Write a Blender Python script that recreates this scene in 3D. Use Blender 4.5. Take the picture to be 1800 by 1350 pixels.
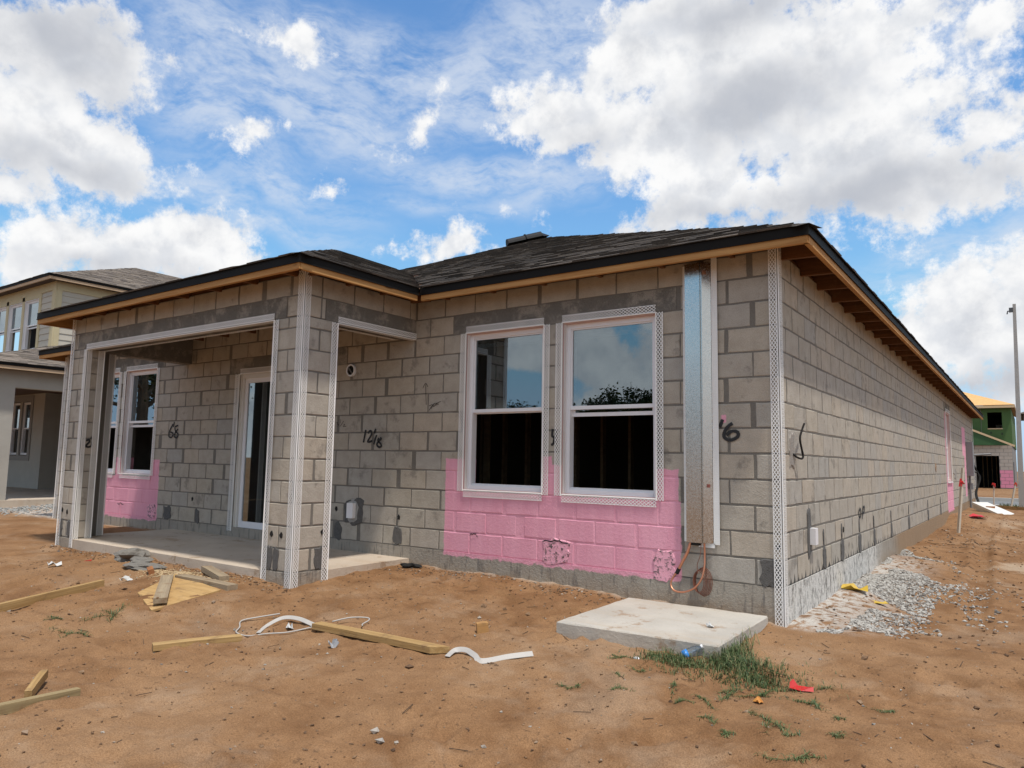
import bpy, bmesh, math, random
import numpy as np
from mathutils import Vector, Matrix
random.seed(11); rng = np.random.default_rng(5)
S = bpy.context.scene
for o in list(bpy.data.objects): bpy.data.objects.remove(o, do_unlink=True)
COL = S.collection

# ------------------------------------------------------------------ camera, world, sun, exposure
def make_camera():
    yaw, pitch, roll = 0.619334, 0.105650, 0.0177954
    cy, sy, cp, sp, cr, sr = math.cos(yaw), math.sin(yaw), math.cos(pitch), math.sin(pitch), math.cos(roll), math.sin(roll)
    f = Vector((-sy*cp, cy*cp, sp)); r0 = Vector((cy, sy, 0)); u0 = r0.cross(f)
    r = cr*r0 + sr*u0; u = -sr*r0 + cr*u0
    cd = bpy.data.cameras.new('camera'); co = bpy.data.objects.new('camera', cd); COL.objects.link(co)
    cd.sensor_width = 36; cd.lens = 1281.2277/1800*36; cd.clip_start = 0.05; cd.clip_end = 3000
    m = Matrix((( r.x, u.x, -f.x, 1.58111), (r.y, u.y, -f.y, -5.80956), (r.z, u.z, -f.z, 0.92198), (0, 0, 0, 1)))
    co.matrix_world = m
    S.camera = co
make_camera()
SUN_DIR = Vector((0.33, -0.17, 1.0)).normalized()
ld = bpy.data.lights.new('sun', 'SUN'); ld.energy = 3.2; ld.angle = math.radians(3.0); ld.color = (1.0, 0.95, 0.87)
so = bpy.data.objects.new('sun', ld); COL.objects.link(so)
so.rotation_euler = SUN_DIR.to_track_quat('Z', 'Y').to_euler(); so.location = (5, -5, 20)
S.view_settings.view_transform = 'Standard'; S.view_settings.look = 'None'
S.view_settings.gamma = 1; S.view_settings.use_curve_mapping = False
S.view_settings.exposure = 0.22
S.render.engine = 'CYCLES'

# ------------------------------------------------------------------ node helper
class NT:
    def __init__(s, nt): s.nt = nt; s.N = nt.nodes; s.L = nt.links
    def put(s, sock, v):
        if v is None: return
        if hasattr(v, 'is_output') or isinstance(v, bpy.types.NodeSocket): s.L.new(v, sock)
        else:
            try: sock.default_value = v
            except Exception:
                sock.default_value = (v[0], v[1], v[2], 1.0) if len(v) == 3 else v
    def node(s, t, **kw):
        n = s.N.new(t)
        for k, v in kw.items(): setattr(n, k, v)
        return n
    def m(s, op, a, b=None, c=None, clamp=False):
        n = s.node('ShaderNodeMath', operation=op, use_clamp=clamp)
        s.put(n.inputs[0], a); s.put(n.inputs[1], b)
        if c is not None: s.put(n.inputs[2], c)
        return n.outputs[0]
    def vm(s, op, a, b=None, sc=None):
        n = s.node('ShaderNodeVectorMath', operation=op)
        s.put(n.inputs[0], a)
        if b is not None: s.put(n.inputs[1], b)
        if sc is not None: s.put(n.inputs['Scale'], sc)
        return n.outputs['Value'] if op in ('LENGTH', 'DOT_PRODUCT', 'DISTANCE') else n.outputs[0]
    def noise(s, vec, scale, detail=3, rough=0.55, color=False, dist=0.0):
        n = s.node('ShaderNodeTexNoise'); s.put(n.inputs['Vector'], vec)
        n.inputs['Scale'].default_value = scale; n.inputs['Detail'].default_value = detail
        n.inputs['Roughness'].default_value = rough; n.inputs['Distortion'].default_value = dist
        return n.outputs['Color'] if color else n.outputs[0]
    def voro(s, vec, scale, feature='F1'):
        n = s.node('ShaderNodeTexVoronoi', feature=feature); s.put(n.inputs['Vector'], vec)
        n.inputs['Scale'].default_value = scale
        return n.outputs['Distance']
    def rng(s, v, a, b, c=0.0, d=1.0, smooth=True):
        n = s.node('ShaderNodeMapRange'); n.clamp = True
        n.interpolation_type = 'SMOOTHSTEP' if smooth else 'LINEAR'
        s.put(n.inputs[0], v); s.put(n.inputs[1], a); s.put(n.inputs[2], b); s.put(n.inputs[3], c); s.put(n.inputs[4], d)
        return n.outputs[0]
    def mix(s, f, a, b, mode='MIX'):
        n = s.node('ShaderNodeMix', data_type='RGBA', blend_type=mode)
        s.put(n.inputs[0], f); s.put(n.inputs[6], a); s.put(n.inputs[7], b)
        return n.outputs[2]
    def ramp(s, f, stops, const=False):
        n = s.node('ShaderNodeValToRGB'); cr = n.color_ramp
        if const: cr.interpolation = 'CONSTANT'
        while len(cr.elements) < len(stops): cr.elements.new(0.5)
        for e, (p, c) in zip(cr.elements, stops):
            e.position = p; e.color = (c[0], c[1], c[2], 1)
        s.put(n.inputs[0], f); return n.outputs[0]
    def sep(s, v):
        n = s.node('ShaderNodeSeparateXYZ'); s.put(n.inputs[0], v); return n.outputs
    def comb(s, x, y, z):
        n = s.node('ShaderNodeCombineXYZ'); s.put(n.inputs[0], x); s.put(n.inputs[1], y); s.put(n.inputs[2], z); return n.outputs[0]
    def mapping(s, v, scale=(1, 1, 1), loc=(0, 0, 0), rot=(0, 0, 0), vt='POINT'):
        n = s.node('ShaderNodeMapping', vector_type=vt); s.put(n.inputs[0], v)
        n.inputs[1].default_value = loc; n.inputs[2].default_value = rot; n.inputs[3].default_value = scale
        return n.outputs[0]

# ------------------------------------------------------------------ sky: clear blue with cumulus and thin high cloud
CUMULUS = [(-25.2, 29.6, 4.2, 3.5, 0), (-19.0, 29.1, 7.1, 5.6, 0), (-11.5, 28.0, 5.6, 4.2, 0), (-9.8, 21.5, 9.8, 5.1, -5), (-30.7, 26.2, 4.5, 2.4, 10), (-23.9, 24.5, 6.0, 3.6, -20), (-4.5, 18.8, 5.2, 2.6, 0), (-20.6, 20.7, 4.5, 2.4, 30), (-16.5, 22.0, 2.7, 2.3, 0), (-0.7, 21.7, 2.9, 2.2, 0), (-1.0, 28.1, 2.7, 1.5, 10), (-6.5, 29.4, 3.9, 2.0, 10), (-2.5, 10.0, 3.8, 3.8, 0), (-0.2, 13.0, 2.3, 3.0, 0), (-5.2, 9.0, 1.8, 1.8, 0), (1.5, 9.6, 3.8, 5.1, 0), (-70.6, 26.0, 6.1, 2.8, 0), (-66.1, 25.8, 3.6, 2.3, 0), (-70.9, 22.5, 3.8, 2.2, 0), (-68.4, 20.0, 5.7, 2.5, -5), (-63.4, 20.5, 2.1, 1.2, -20), (-71.0, 16.9, 2.6, 1.3, 0), (-67.9, 14.2, 3.8, 2.2, 0), (-69.5, 13.2, 2.4, 2.4, 0), (-59.4, 15.1, 4.6, 2.3, 0), (-63.4, 13.8, 4.8, 2.2, 0), (-70.9, 11.3, 1.3, 1.3, 0), (-43.5, 25.3, 1.1, 2.0, -35), (-49.4, 20.7, 1.1, 0.6, 0), (-34.6, 19.0, 1.6, 0.7, 30), (-40.3, 16.3, 3.3, 1.3, 10), (-37.5, 17.1, 1.5, 1.0, 0), (-20.8, 19.3, 5.3, 1.6, 20), (-56.7, 22.4, 1.7, 0.8, 20), (-53.4, 29.8, 2.2, 0.9, 0)]
CIRRUS = [(-51.4, 25.3, 6.6, 2.3, -12), (-57.4, 27.0, 5.4, 2.9, -20), (-48.0, 29.5, 7.6, 2.3, 0), (-38.3, 29.0, 9.9, 2.8, 5), (-36.7, 22.3, 8.0, 1.2, -3), (-32.1, 20.7, 4.7, 0.7, 8), (-54.5, 19.8, 5.1, 1.2, -10), (-60.4, 18.5, 3.4, 1.1, -10), (-2.3, 14.8, 4.7, 1.4, 15), (-55.6, 17.2, 5.2, 0.7, -5), (-42.2, 20.0, 2.5, 0.4, 0), (-31.3, 31.7, 5.7, 3.1, 0), (-58.8, 23.4, 5.2, 1.8, -25), (-3.1, 26.7, 1.9, 1.3, 0)]
def direction(az, el):
    a, e = math.radians(az), math.radians(el)
    return Vector((math.sin(a)*math.cos(e), math.cos(a)*math.cos(e), math.sin(e)))
def blob_min(h, vec, lst):
    out = None
    for az, el, ra, re, tilt in lst:
        c = direction(az, el); t1 = Vector((math.cos(math.radians(az)), -math.sin(math.radians(az)), 0)); t2 = t1.cross(c)*1.0
        t2 = c.cross(t1)*-1 if t2.z < 0 else t2
        tl = math.radians(tilt); e1 = t1*math.cos(tl) + t2*math.sin(tl); e2 = t2*math.cos(tl) - t1*math.sin(tl); e3 = e1.cross(e2)
        M = Matrix((e1, e2, e3)).transposed()
        vv = vec
        if out is not None:            # evaluate the blobs one after the other
            n = h.node('ShaderNodeVectorMath', operation='MULTIPLY_ADD'); h.put(n.inputs[0], out); n.inputs[1].default_value = (1e-7,)*3; h.put(n.inputs[2], vec)
            vv = n.outputs[0]
        mp = h.mapping(vv, (math.radians(ra)*1.22, math.radians(re)*1.22, 1.0), tuple(c), tuple(M.to_euler('XYZ')), 'TEXTURE')
        k = min(1.0, math.sqrt(ra*re)/3.6)
        d = h.m('MULTIPLY_ADD', h.vm('LENGTH', mp), k, 1.0-k)
        if out is None: out = d
        else:
            n = h.node('ShaderNodeMath', operation='SMOOTH_MIN'); h.put(n.inputs[0], out); h.put(n.inputs[1], d); n.inputs[2].default_value = 0.22
            out = n.outputs[0]
    return out
CLOUD_BASES = [(-9.1, 18.9, 8.4, 2.0, 0), (-16.5, 25.8, 4.9, 1.9, 10), (-4.8, 18.9, 4.8, 1.7, 0), (-70.3, 26.6, 5.2, 2.0, 0), (-67.5, 25.2, 2.9, 1.3, -20), (-3.3, 6.2, 4.9, 1.2, 0), (-0.1, 6.4, 3.3, 1.2, 0), (-65.1, 12.4, 4.0, 0.9, 0), (-68.0, 18.6, 4.0, 0.8, 0), (-18.1, 31.8, 4.3, 1.8, 0), (-28.9, 24.8, 2.4, 1.2, 0), (-20.4, 18.5, 3.7, 1.0, 0)]
def make_world():
    w = bpy.data.worlds.new('World'); S.world = w; w.use_nodes = True
    # cumulus extent as a function of direction
    g = bpy.data.node_groups.new('cumulus', 'ShaderNodeTree')
    g.interface.new_socket('Vector', in_out='INPUT', socket_type='NodeSocketVector')
    g.interface.new_socket('Density', in_out='OUTPUT', socket_type='NodeSocketFloat')
    h = NT(g); gi = h.node('NodeGroupInput'); go = h.node('NodeGroupOutput')
    v0 = gi.outputs[0]
    a = h.m('SUBTRACT', 1.0, blob_min(h, v0, CUMULUS))
    # the same kind of clouds over the rest of the sky
    xyz = h.sep(v0)
    zz = h.m('ADD', h.m('MAXIMUM', xyz[2], 0.0), 0.22)
    pl = h.comb(h.m('DIVIDE', xyz[0], zz), h.m('DIVIDE', xyz[1], zz), 0.0)
    gn = h.m('MULTIPLY', h.m('SUBTRACT', h.noise(pl, 0.9, 2, 0.5), 0.465), 6.0)
    inside = h.rng(h.vm('DOT_PRODUCT', v0, tuple(direction(-35.5, 16))), math.cos(math.radians(47)), math.cos(math.radians(38)))
    gn = h.m('SUBTRACT', gn, h.m('MULTIPLY', inside, 6.0))
    a = h.m('MAXIMUM', a, gn)
    h.L.new(a, go.inputs[0])
    h = NT(w.node_tree); h.N.clear()
    out = h.node('ShaderNodeOutputWorld'); bg = h.node('ShaderNodeBackground')
    h.L.new(bg.outputs[0], out.inputs[0])
    def after(x, vv):
        n = h.node('ShaderNodeVectorMath', operation='MULTIPLY_ADD'); h.put(n.inputs[0], x); n.inputs[1].default_value = (1e-7,)*3; h.put(n.inputs[2], vv); return n.outputs[0]
    tc = h.node('ShaderNodeTexCoord'); vec = h.vm('NORMALIZE', tc.outputs['Generated'])
    sky = h.node('ShaderNodeTexSky', sky_type='NISHITA'); sky.sun_disc = False
    sky.sun_elevation = math.asin(SUN_DIR.z); sky.sun_rotation = math.atan2(SUN_DIR.x, SUN_DIR.y)
    sky.air_density = 1.0; sky.dust_density = 0.1; sky.ozone_density = 2.0
    blue = h.mix(1.0, sky.outputs[0], (SKY_TINT[0], SKY_TINT[1], SKY_TINT[2], 1), 'MULTIPLY')
    def cap(x, lim):
        n = h.node('ShaderNodeMath', operation='SMOOTH_MIN'); h.put(n.inputs[0], x); n.inputs[1].default_value = lim; n.inputs[2].default_value = lim*0.5; return n.outputs[0]
    b3 = h.sep(blue); blue = h.comb(cap(b3[0], 3.8), cap(b3[1], 5.1), cap(b3[2], 6.5))
    wcol = h.noise(vec, 6.5, 3, 0.5, True)
    wv = h.vm('SUBTRACT', wcol, (0.5, 0.5, 0.5))
    vw = h.vm('ADD', vec, h.vm('SCALE', wv, sc=0.10))
    def dens(vv):
        n = h.node('ShaderNodeGroup'); n.node_tree = g; h.put(n.inputs[0], vv); return n.outputs[0]
    bil = h.noise(vec, 12, 7, 0.64)
    puff = h.m('SUBTRACT', 0.45, h.voro(h.vm('ADD', vec, h.vm('SCALE', wv, sc=0.05)), 30))
    fine = h.m('MULTIPLY', h.m('SUBTRACT', h.noise(vec, 40, 5, 0.72), 0.5), 1.3)
    a1 = h.m('ADD', h.m('ADD', h.m('MULTIPLY', dens(vw), 1.45), 0.13), fine)
    d1 = h.m('ADD', a1, h.m('ADD', h.m('MULTIPLY', h.m('SUBTRACT', bil, 0.5), 2.5), h.m('MULTIPLY', puff, 0.55)))
    vs = h.vm('ADD', after(d1, vec), tuple(SUN_DIR*0.022))
    bil_s = h.noise(vs, 12, 4, 0.64)
    puff_s = h.m('SUBTRACT', 0.45, h.voro(h.vm('ADD', vs, h.vm('SCALE', wv, sc=0.05)), 30))
    d2 = h.m('ADD', a1, h.m('ADD', h.m('MULTIPLY', h.m('SUBTRACT', bil_s, 0.5), 2.5), h.m('MULTIPLY', puff_s, 0.45)))
    gr = h.m('SUBTRACT', 1.0, blob_min(h, after(d2, vw), CLOUD_BASES))
    alpha = h.rng(d1, 0.0, 0.60)
    relief = h.rng(h.m('SUBTRACT', d2, d1), -0.35, 0.45)          # side turned from the sun
    base = h.rng(h.m('ADD', gr, h.m('MULTIPLY', h.m('SUBTRACT', bil, 0.5), 2.0)), -0.45, 0.90, 0.0, 0.80)
    thick = h.rng(a1, 0.7, 2.2, 0.0, 0.60)
    ccol = h.mix(h.m('MULTIPLY', relief, 0.62), CLOUD_LIT, CLOUD_SHADE)
    ccol = h.mix(h.m('MAXIMUM', base, thick), ccol, CLOUD_BASE)
    # thin high cloud
    wv = h.vm('SUBTRACT', h.noise(after(base, vec), 5, 3, 0.6, True), (0.5, 0.5, 0.5))
    vc = h.vm('ADD', vec, h.vm('SCALE', wv, sc=0.12))
    b = h.m('SUBTRACT', 1.0, blob_min(h, vc, CIRRUS))
    st = h.noise(h.mapping(vc, (1, 1, 3.2), rot=(0.25, 0.2, 0)), 14, 5, 0.65)
    rip = h.noise(h.mapping(vec, (1, 1, 2.0), rot=(0.1, 0.3, 0.2)), 85, 2, 0.6)
    tex = h.rng(h.m('ADD', h.m('MULTIPLY', st, 0.8), h.m('MULTIPLY', rip, 0.2)), 0.24, 0.66)
    cb = h.m('MULTIPLY', h.rng(b, -0.6, 0.65), tex)
    veil = h.m('MULTIPLY', h.rng(st, 0.50, 0.80), 0.09)
    cb = h.m('MAXIMUM', h.m('MULTIPLY', cb, 0.72), veil)
    c = h.mix(cb, blue, CLOUD_THIN)
    c = h.mix(alpha, c, ccol)
    h.L.new(c, bg.inputs['Color'])
    bg.inputs['Strength'].default_value = 0.12
    w.cycles.sampling_method = 'MANUAL'; w.cycles.sample_map_resolution = 512
SKY_TINT = (0.90, 1.24, 1.45)
CLOUD_LIT, CLOUD_SHADE, CLOUD_BASE, CLOUD_THIN = (7.0, 7.0, 7.0, 1), (4.7, 4.95, 5.4, 1), (3.25, 3.45, 3.9, 1), (5.1, 5.55, 6.25, 1)
make_world()

# ------------------------------------------------------------------ mesh helpers
M8 = 0.2032
class MB:
    def __init__(s): s.v = []; s.f = []; s.t = []; s.tint = 0.0
    def poly(s, pts):
        i = len(s.v); s.v += [tuple(p) for p in pts]; s.f.append(tuple(range(i, i+len(pts)))); s.t.append(s.tint); return s
    def box(s, x0, x1, y0, y1, z0, z1):
        return s.obox(Vector(((x0+x1)/2, (y0+y1)/2, (z0+z1)/2)), Vector(((x1-x0)/2, 0, 0)), Vector((0, (y1-y0)/2, 0)), Vector((0, 0, (z1-z0)/2)))
    def obox(s, c, a, b, d):
        i = len(s.v); c, a, b, d = Vector(c), Vector(a), Vector(b), Vector(d)
        if a.cross(b).dot(d) < 0: a = -a
        for sz in (-1, 1):
            for sy, sx in ((-1, -1), (-1, 1), (1, 1), (1, -1)): s.v.append(tuple(c + a*sx + b*sy + d*sz))
        for q in ((3, 2, 1, 0), (4, 5, 6, 7), (0, 1, 5, 4), (1, 2, 6, 5), (2, 3, 7, 6), (3, 0, 4, 7)):
            s.f.append(tuple(i+k for k in q)); s.t.append(s.tint)
        return s
    def bar(s, p, q, w, h, up=(0, 0, 1)):
        p, q = Vector(p), Vector(q); d = (q-p); L = d.length; d.normalize()
        side = d.cross(Vector(up)).normalized(); u = side.cross(d)
        return s.obox((p+q)/2, d*L/2, side*w/2, u*h/2)
    def tube(s, pts, r, n=6, caps=True):
        pts = [Vector(p) for p in pts]; rs = r if isinstance(r, (list, tuple)) else [r]*len(pts)
        base = len(s.v); prev = None
        for k, p in enumerate(pts):
            d = (pts[min(k+1, len(pts)-1)] - pts[max(k-1, 0)]).normalized()
            if prev is None:
                a = d.orthogonal().normalized()
            else:
                a = (prev - d*prev.dot(d)).normalized()
            prev = a; b = d.cross(a)
            for j in range(n):
                t = 2*math.pi*j/n; s.v.append(tuple(p + (a*math.cos(t) + b*math.sin(t))*rs[k]))
        for k in range(len(pts)-1):
            for j in range(n):
                s.f.append((base+k*n+j, base+k*n+(j+1) % n, base+(k+1)*n+(j+1) % n, base+(k+1)*n+j)); s.t.append(s.tint)
        if caps:
            s.f.append(tuple(base+j for j in reversed(range(n)))); s.t.append(s.tint)
            s.f.append(tuple(base+(len(pts)-1)*n+j for j in range(n))); s.t.append(s.tint)
        return s
    def mesh(s, name, smooth=False):
        me = bpy.data.meshes.new(name); me.from_pydata(s.v, [], s.f)
        if any(s.t):
            at = me.attributes.new('tint', 'FLOAT', 'FACE'); at.data.foreach_set('value', s.t)
        if smooth: me.polygons.foreach_set('use_smooth', [True]*len(me.polygons))
        me.update(); return me
    def build(s, name, mat, parent=None, smooth=False):
        me = s.mesh(name, smooth); me.materials.append(mat); return link(name, me, parent)
def link(name, data, parent=None):
    o = bpy.data.objects.new(name, data); COL.objects.link(o)
    if parent is not None: o.parent = parent
    return o
def tag(o, label=None, cat=None, group=None, kind=None):
    if label: o['label'] = label
    if cat: o['category'] = cat
    if group: o['group'] = group
    if kind: o['kind'] = kind
    return o
def spline(pts, n=6):
    P = [Vector(p) for p in pts]; out = []
    for i in range(len(P)-1):
        a, b, c, d = P[max(i-1, 0)], P[i], P[i+1], P[min(i+2, len(P)-1)]
        for k in range(n):
            t = k/n
            out.append(0.5*((2*b) + (c-a)*t + (2*a-5*b+4*c-d)*t*t + (3*b-a-3*c+d)*t**3))
    out.append(P[-1]); return out

# ------------------------------------------------------------------ materials
def new_mat(name):
    m = bpy.data.materials.new(name); m.use_nodes = True; h = NT(m.node_tree)
    bsdf = next(n for n in h.N if n.type == 'BSDF_PRINCIPLED')
    return m, h, bsdf
def bump(h, bsdf, height, dist=0.004, strength=1.0):
    n = h.node('ShaderNodeBump'); h.put(n.inputs['Height'], height); n.inputs['Distance'].default_value = dist; n.inputs['Strength'].default_value = strength
    h.L.new(n.outputs[0], bsdf.inputs['Normal'])
def geo_pos(h): return h.node('ShaderNodeNewGeometry').outputs['Position']
def obj_co(h): return h.node('ShaderNodeTexCoord').outputs['Object']
def attr(h, name): return h.node('ShaderNodeAttribute', attribute_name=name).outputs['Fac']
def obj_rand(h): return h.node('ShaderNodeObjectInfo').outputs['Random']
def simple(name, col, rough=0.6, metal=0.0, var=0.15, scale=20, bmp=0.0, spec=None):
    m, h, b = new_mat(name); p = obj_co(h)
    n = h.noise(p, scale, 4, 0.6)
    c = h.mix(n, tuple(max(0, x*(1-var)) for x in col)+(1,), tuple(min(1, x*(1+var)) for x in col)+(1,))
    h.put(b.inputs['Base Color'], c); b.inputs['Roughness'].default_value = rough; b.inputs['Metallic'].default_value = metal
    if spec is not None: b.inputs['Specular IOR Level'].default_value = spec
    if bmp: bump(h, b, h.noise(p, scale*3, 3, 0.6), bmp)
    return m
PINK = (0.80, 0.39, 0.49, 1)
REAR_PINK = [(-3.39, -3.10, 0.0, 0.945), (-3.39, -0.81, 0.0, 0.62), (-2.32, -1.85, 0.0, 0.90), (-2.20, -2.08, 0.5, 0.98), (-1.10, -0.83, 0.0, 0.885), (-10.9, -8.90, 0.0, 0.60), (-10.2, -9.97, 0.0, 0.88), (-9.2, -8.915, 0.0, 0.86),
             (-0.475, -0.42, 1.30, 1.335)]
SIDE_PINK = [(13.25, 14.75, -0.12, 0.62), (13.25, 13.5, 0.3, 2.2), (18.1, 19.3, 1.35, 2.12), (18.7, 19.3, 0.2, 1.4)]
def pink_mask(h, pos):
    x, y, z = h.sep(pos)
    w = h.m('MULTIPLY', h.m('SUBTRACT', h.noise(pos, 14, 4, 0.6), 0.5), 0.05)
    def rects(u, lst):
        out = None
        for a, b, c, d in lst:
            e = h.m('MINIMUM', h.m('MINIMUM', h.m('SUBTRACT', u, a), h.m('SUBTRACT', b, u)), h.m('MINIMUM', h.m('SUBTRACT', z, c-0.05), h.m('SUBTRACT', d, z)))
            out = e if out is None else h.m('MAXIMUM', out, e)
        return out
    rear = h.m('MULTIPLY', h.rng(h.m('ADD', rects(x, REAR_PINK), w), 0.0, 0.012), h.m('GREATER_THAN', y, -0.4))
    side = h.m('MULTIPLY', h.rng(h.m('ADD', rects(y, SIDE_PINK), w), 0.0, 0.012), h.m('GREATER_THAN', x, -0.3))
    return h.m('MAXIMUM', rear, side)
def masonry(name, kind):
    m, h, b = new_mat(name); pos = geo_pos(h); xyz = h.sep(pos)
    fine = h.noise(pos, 130, 2, 0.7); mid = h.noise(pos, 7, 4, 0.6); big = h.noise(pos, 1.3, 3, 0.6)
    mort = h.mix(mid, (0.165, 0.15, 0.132, 1), (0.24, 0.22, 0.19, 1))
    if kind == 'block':
        t = h.m('FRACT', h.m('ADD', h.m('MULTIPLY', obj_rand(h), 0.999), attr(h, 'tint')))
        c = h.ramp(t, [(0.0, (0.465, 0.42, 0.36)), (0.25, (0.495, 0.445, 0.375)), (0.5, (0.465, 0.43, 0.38)), (0.68, (0.515, 0.45, 0.37)), (0.85, (0.48, 0.43, 0.355)), (1.0, (0.44, 0.415, 0.375))])
        c = h.mix(h.rng(mid, 0.3, 0.7), c, h.mix(1.0, c, (0.86, 0.85, 0.84, 1), 'MULTIPLY'))
        sm = h.rng(h.m('ADD', h.noise(pos, 4.5, 5, 0.65), h.m('MULTIPLY', big, 0.25)), 0.68, 0.80)   # mortar smeared over the faces
        c = h.mix(h.m('MULTIPLY', sm, 0.6), c, mort)
        pores = h.rng(h.voro(pos, 95), 0.05, 0.16, 0.45, 1.0)
        c = h.mix(1.0, c, h.comb(pores, pores, pores), 'MULTIPLY')
        c = h.mix(h.rng(fine, 0.35, 0.65), h.mix(1.0, c, (0.85, 0.85, 0.85, 1), 'MULTIPLY'), c)
    elif kind == 'mortar':
        c = h.mix(h.rng(fine, 0.3, 0.7), h.mix(1.0, mort, (0.8, 0.8, 0.8, 1), 'MULTIPLY'), mort)
    elif kind == 'lintel':
        c = h.mix(mid, (0.15, 0.14, 0.125, 1), (0.225, 0.208, 0.182, 1))
        c = h.mix(h.rng(h.noise(pos, 3.5, 6, 0.75), 0.46, 0.60), c, (0.33, 0.30, 0.255, 1))
        c = h.mix(h.rng(fine, 0.3, 0.6, 0.5, 0.0), c, (0.07, 0.066, 0.06, 1))
    elif kind == 'footing':
        c = h.mix(mid, (0.27, 0.242, 0.205, 1), (0.41, 0.37, 0.315, 1))
        streak = h.noise(h.comb(h.m('MULTIPLY', xyz[0], 16), h.m('MULTIPLY', xyz[1], 16), h.m('MULTIPLY', xyz[2], 2.2)), 1.0, 5, 0.7)
        c = h.mix(h.rng(streak, 0.52, 0.62, 0, 0.75), c, (0.16, 0.15, 0.14, 1))
        lime = h.m('MULTIPLY', h.m('GREATER_THAN', xyz[0], -0.02), h.rng(h.m('ADD', xyz[1], h.m('MULTIPLY', mid, 1.2)), 4.2, 5.2, 1.0, 0.0))
        spat = h.noise(h.comb(h.m('MULTIPLY', xyz[0], 30), h.m('MULTIPLY', xyz[1], 30), h.m('MULTIPLY', xyz[2], 13)), 1.0, 6, 0.75)
        wcol = h.mix(h.rng(h.m('ADD', h.m('MULTIPLY', spat, 0.7), h.m('MULTIPLY', streak, 0.3)), 0.47, 0.60), (0.66, 0.64, 0.60, 1), (0.17, 0.16, 0.145, 1))
        c = h.mix(lime, c, wcol)
        sand = h.rng(h.m('ADD', xyz[2], h.m('MULTIPLY', h.m('SUBTRACT', mid, 0.5), 0.25)), -0.40, -0.06, 0.85, 0.0)
        sand = h.m('MULTIPLY', sand, h.m('SUBTRACT', 1.0, lime))
        sand2 = h.m('MULTIPLY', h.m('GREATER_THAN', xyz[0], -0.02), h.rng(xyz[1], 5.0, 6.0, 0.0, 0.8))
        c = h.mix(h.m('MAXIMUM', sand, sand2), c, (0.34, 0.225, 0.13, 1))
    # dark damp spikes creeping up from the footing on the long side
    saw = h.m('PINGPONG', h.m('ADD', xyz[1], h.m('MULTIPLY', big, 0.4)), 0.062)
    spike = h.m('SUBTRACT', h.m('MULTIPLY', h.noise(h.comb(0, h.m('MULTIPLY', xyz[1], 5.3), 0), 1.0, 2, 0.6), 0.15), h.m('MULTIPLY', saw, 2.6))
    sp = h.m('MULTIPLY', h.m('GREATER_THAN', xyz[0], -0.02), h.m('MULTIPLY', h.m('LESS_THAN', xyz[1], 5.6), h.rng(h.m('SUBTRACT', spike, xyz[2]), -0.004, 0.01)))
    if kind in ('block', 'mortar'): c = h.mix(sp, c, (0.07, 0.068, 0.065, 1))
    pm = pink_mask(h, pos)
    roll = h.noise(h.comb(h.m('MULTIPLY', h.m('ADD', xyz[0], xyz[1]), 9.0), 0.0, h.m('MULTIPLY', xyz[2], 1.5)), 1.0, 4, 0.7)
    pcol = h.mix(h.rng(roll, 0.3, 0.7), (PINK[0]*0.93, PINK[1]*0.86, PINK[2]*0.89, 1), PINK)
    pcol = h.mix(h.rng(fine, 0.3, 0.5, 0.3, 0.0), pcol, (0.40, 0.20, 0.24, 1))
    chip = h.rng(h.noise(pos, 9, 6, 0.75), 0.66, 0.70)
    if kind == 'footing':
        pm = h.m('MULTIPLY', pm, h.rng(h.m('ADD', xyz[2], h.m('MULTIPLY', h.m('SUBTRACT', mid, 0.5), 0.14)), -0.05, -0.03))
    pm = h.m('MULTIPLY', pm, h.m('SUBTRACT', 1.0, h.m('MULTIPLY', chip, 0.8)))
    c = h.mix(pm, c, pcol)
    h.put(b.inputs['Base Color'], c)
    b.inputs['Roughness'].default_value = 0.95; b.inputs['Specular IOR Level'].default_value = 0.15
    hg = h.m('ADD', h.m('MULTIPLY', fine, 0.5), h.m('MULTIPLY', h.noise(pos, 38, 4, 0.65), 1.0))
    bump(h, b, hg, 0.0045 if kind != 'footing' else 0.012, 0.9)
    return m
def wood(name, a, b2, scale=1.0, knots=True):
    m, h, b = new_mat(name); p = obj_co(h); r = obj_rand(h)
    q = h.vm('ADD', p, h.comb(h.m('MULTIPLY', r, 37.0), h.m('MULTIPLY', r, 11.0), 0))
    g = h.noise(h.mapping(q, (1.2*scale, 26*scale, 26*scale)), 1.0, 5, 0.6, dist=0.6)
    f = h.noise(h.mapping(q, (5*scale, 140*scale, 140*scale)), 1.0, 2, 0.5)
    c = h.mix(h.rng(g, 0.3, 0.7), a+(1,), b2+(1,))
    c = h.mix(h.m('MULTIPLY', h.rng(f, 0.4, 0.7), 0.35), c, tuple(x*0.6 for x in a)+(1,))
    st = h.rng(h.noise(q, 4.0, 4, 0.6), 0.35, 0.7)
    c = h.mix(h.m('MULTIPLY', st, 0.35), c, tuple(x*0.72 for x in b2)+(1,))
    if knots:
        k = h.voro(h.mapping(q, (2.2, 9, 9)), 1.0)
        c = h.mix(h.rng(k, 0.07, 0.13, 0.85, 0.0), c, (0.13, 0.06, 0.02, 1))
    mud = h.rng(h.noise(q, 7.0, 5, 0.7), 0.52, 0.66)
    c = h.mix(h.m('MULTIPLY', mud, 0.55), c, (0.21, 0.125, 0.066, 1))
    h.put(b.inputs['Base Color'], c); b.inputs['Roughness'].default_value = 0.75; b.inputs['Specular IOR Level'].default_value = 0.2
    bump(h, b, f, 0.0015); return m
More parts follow.
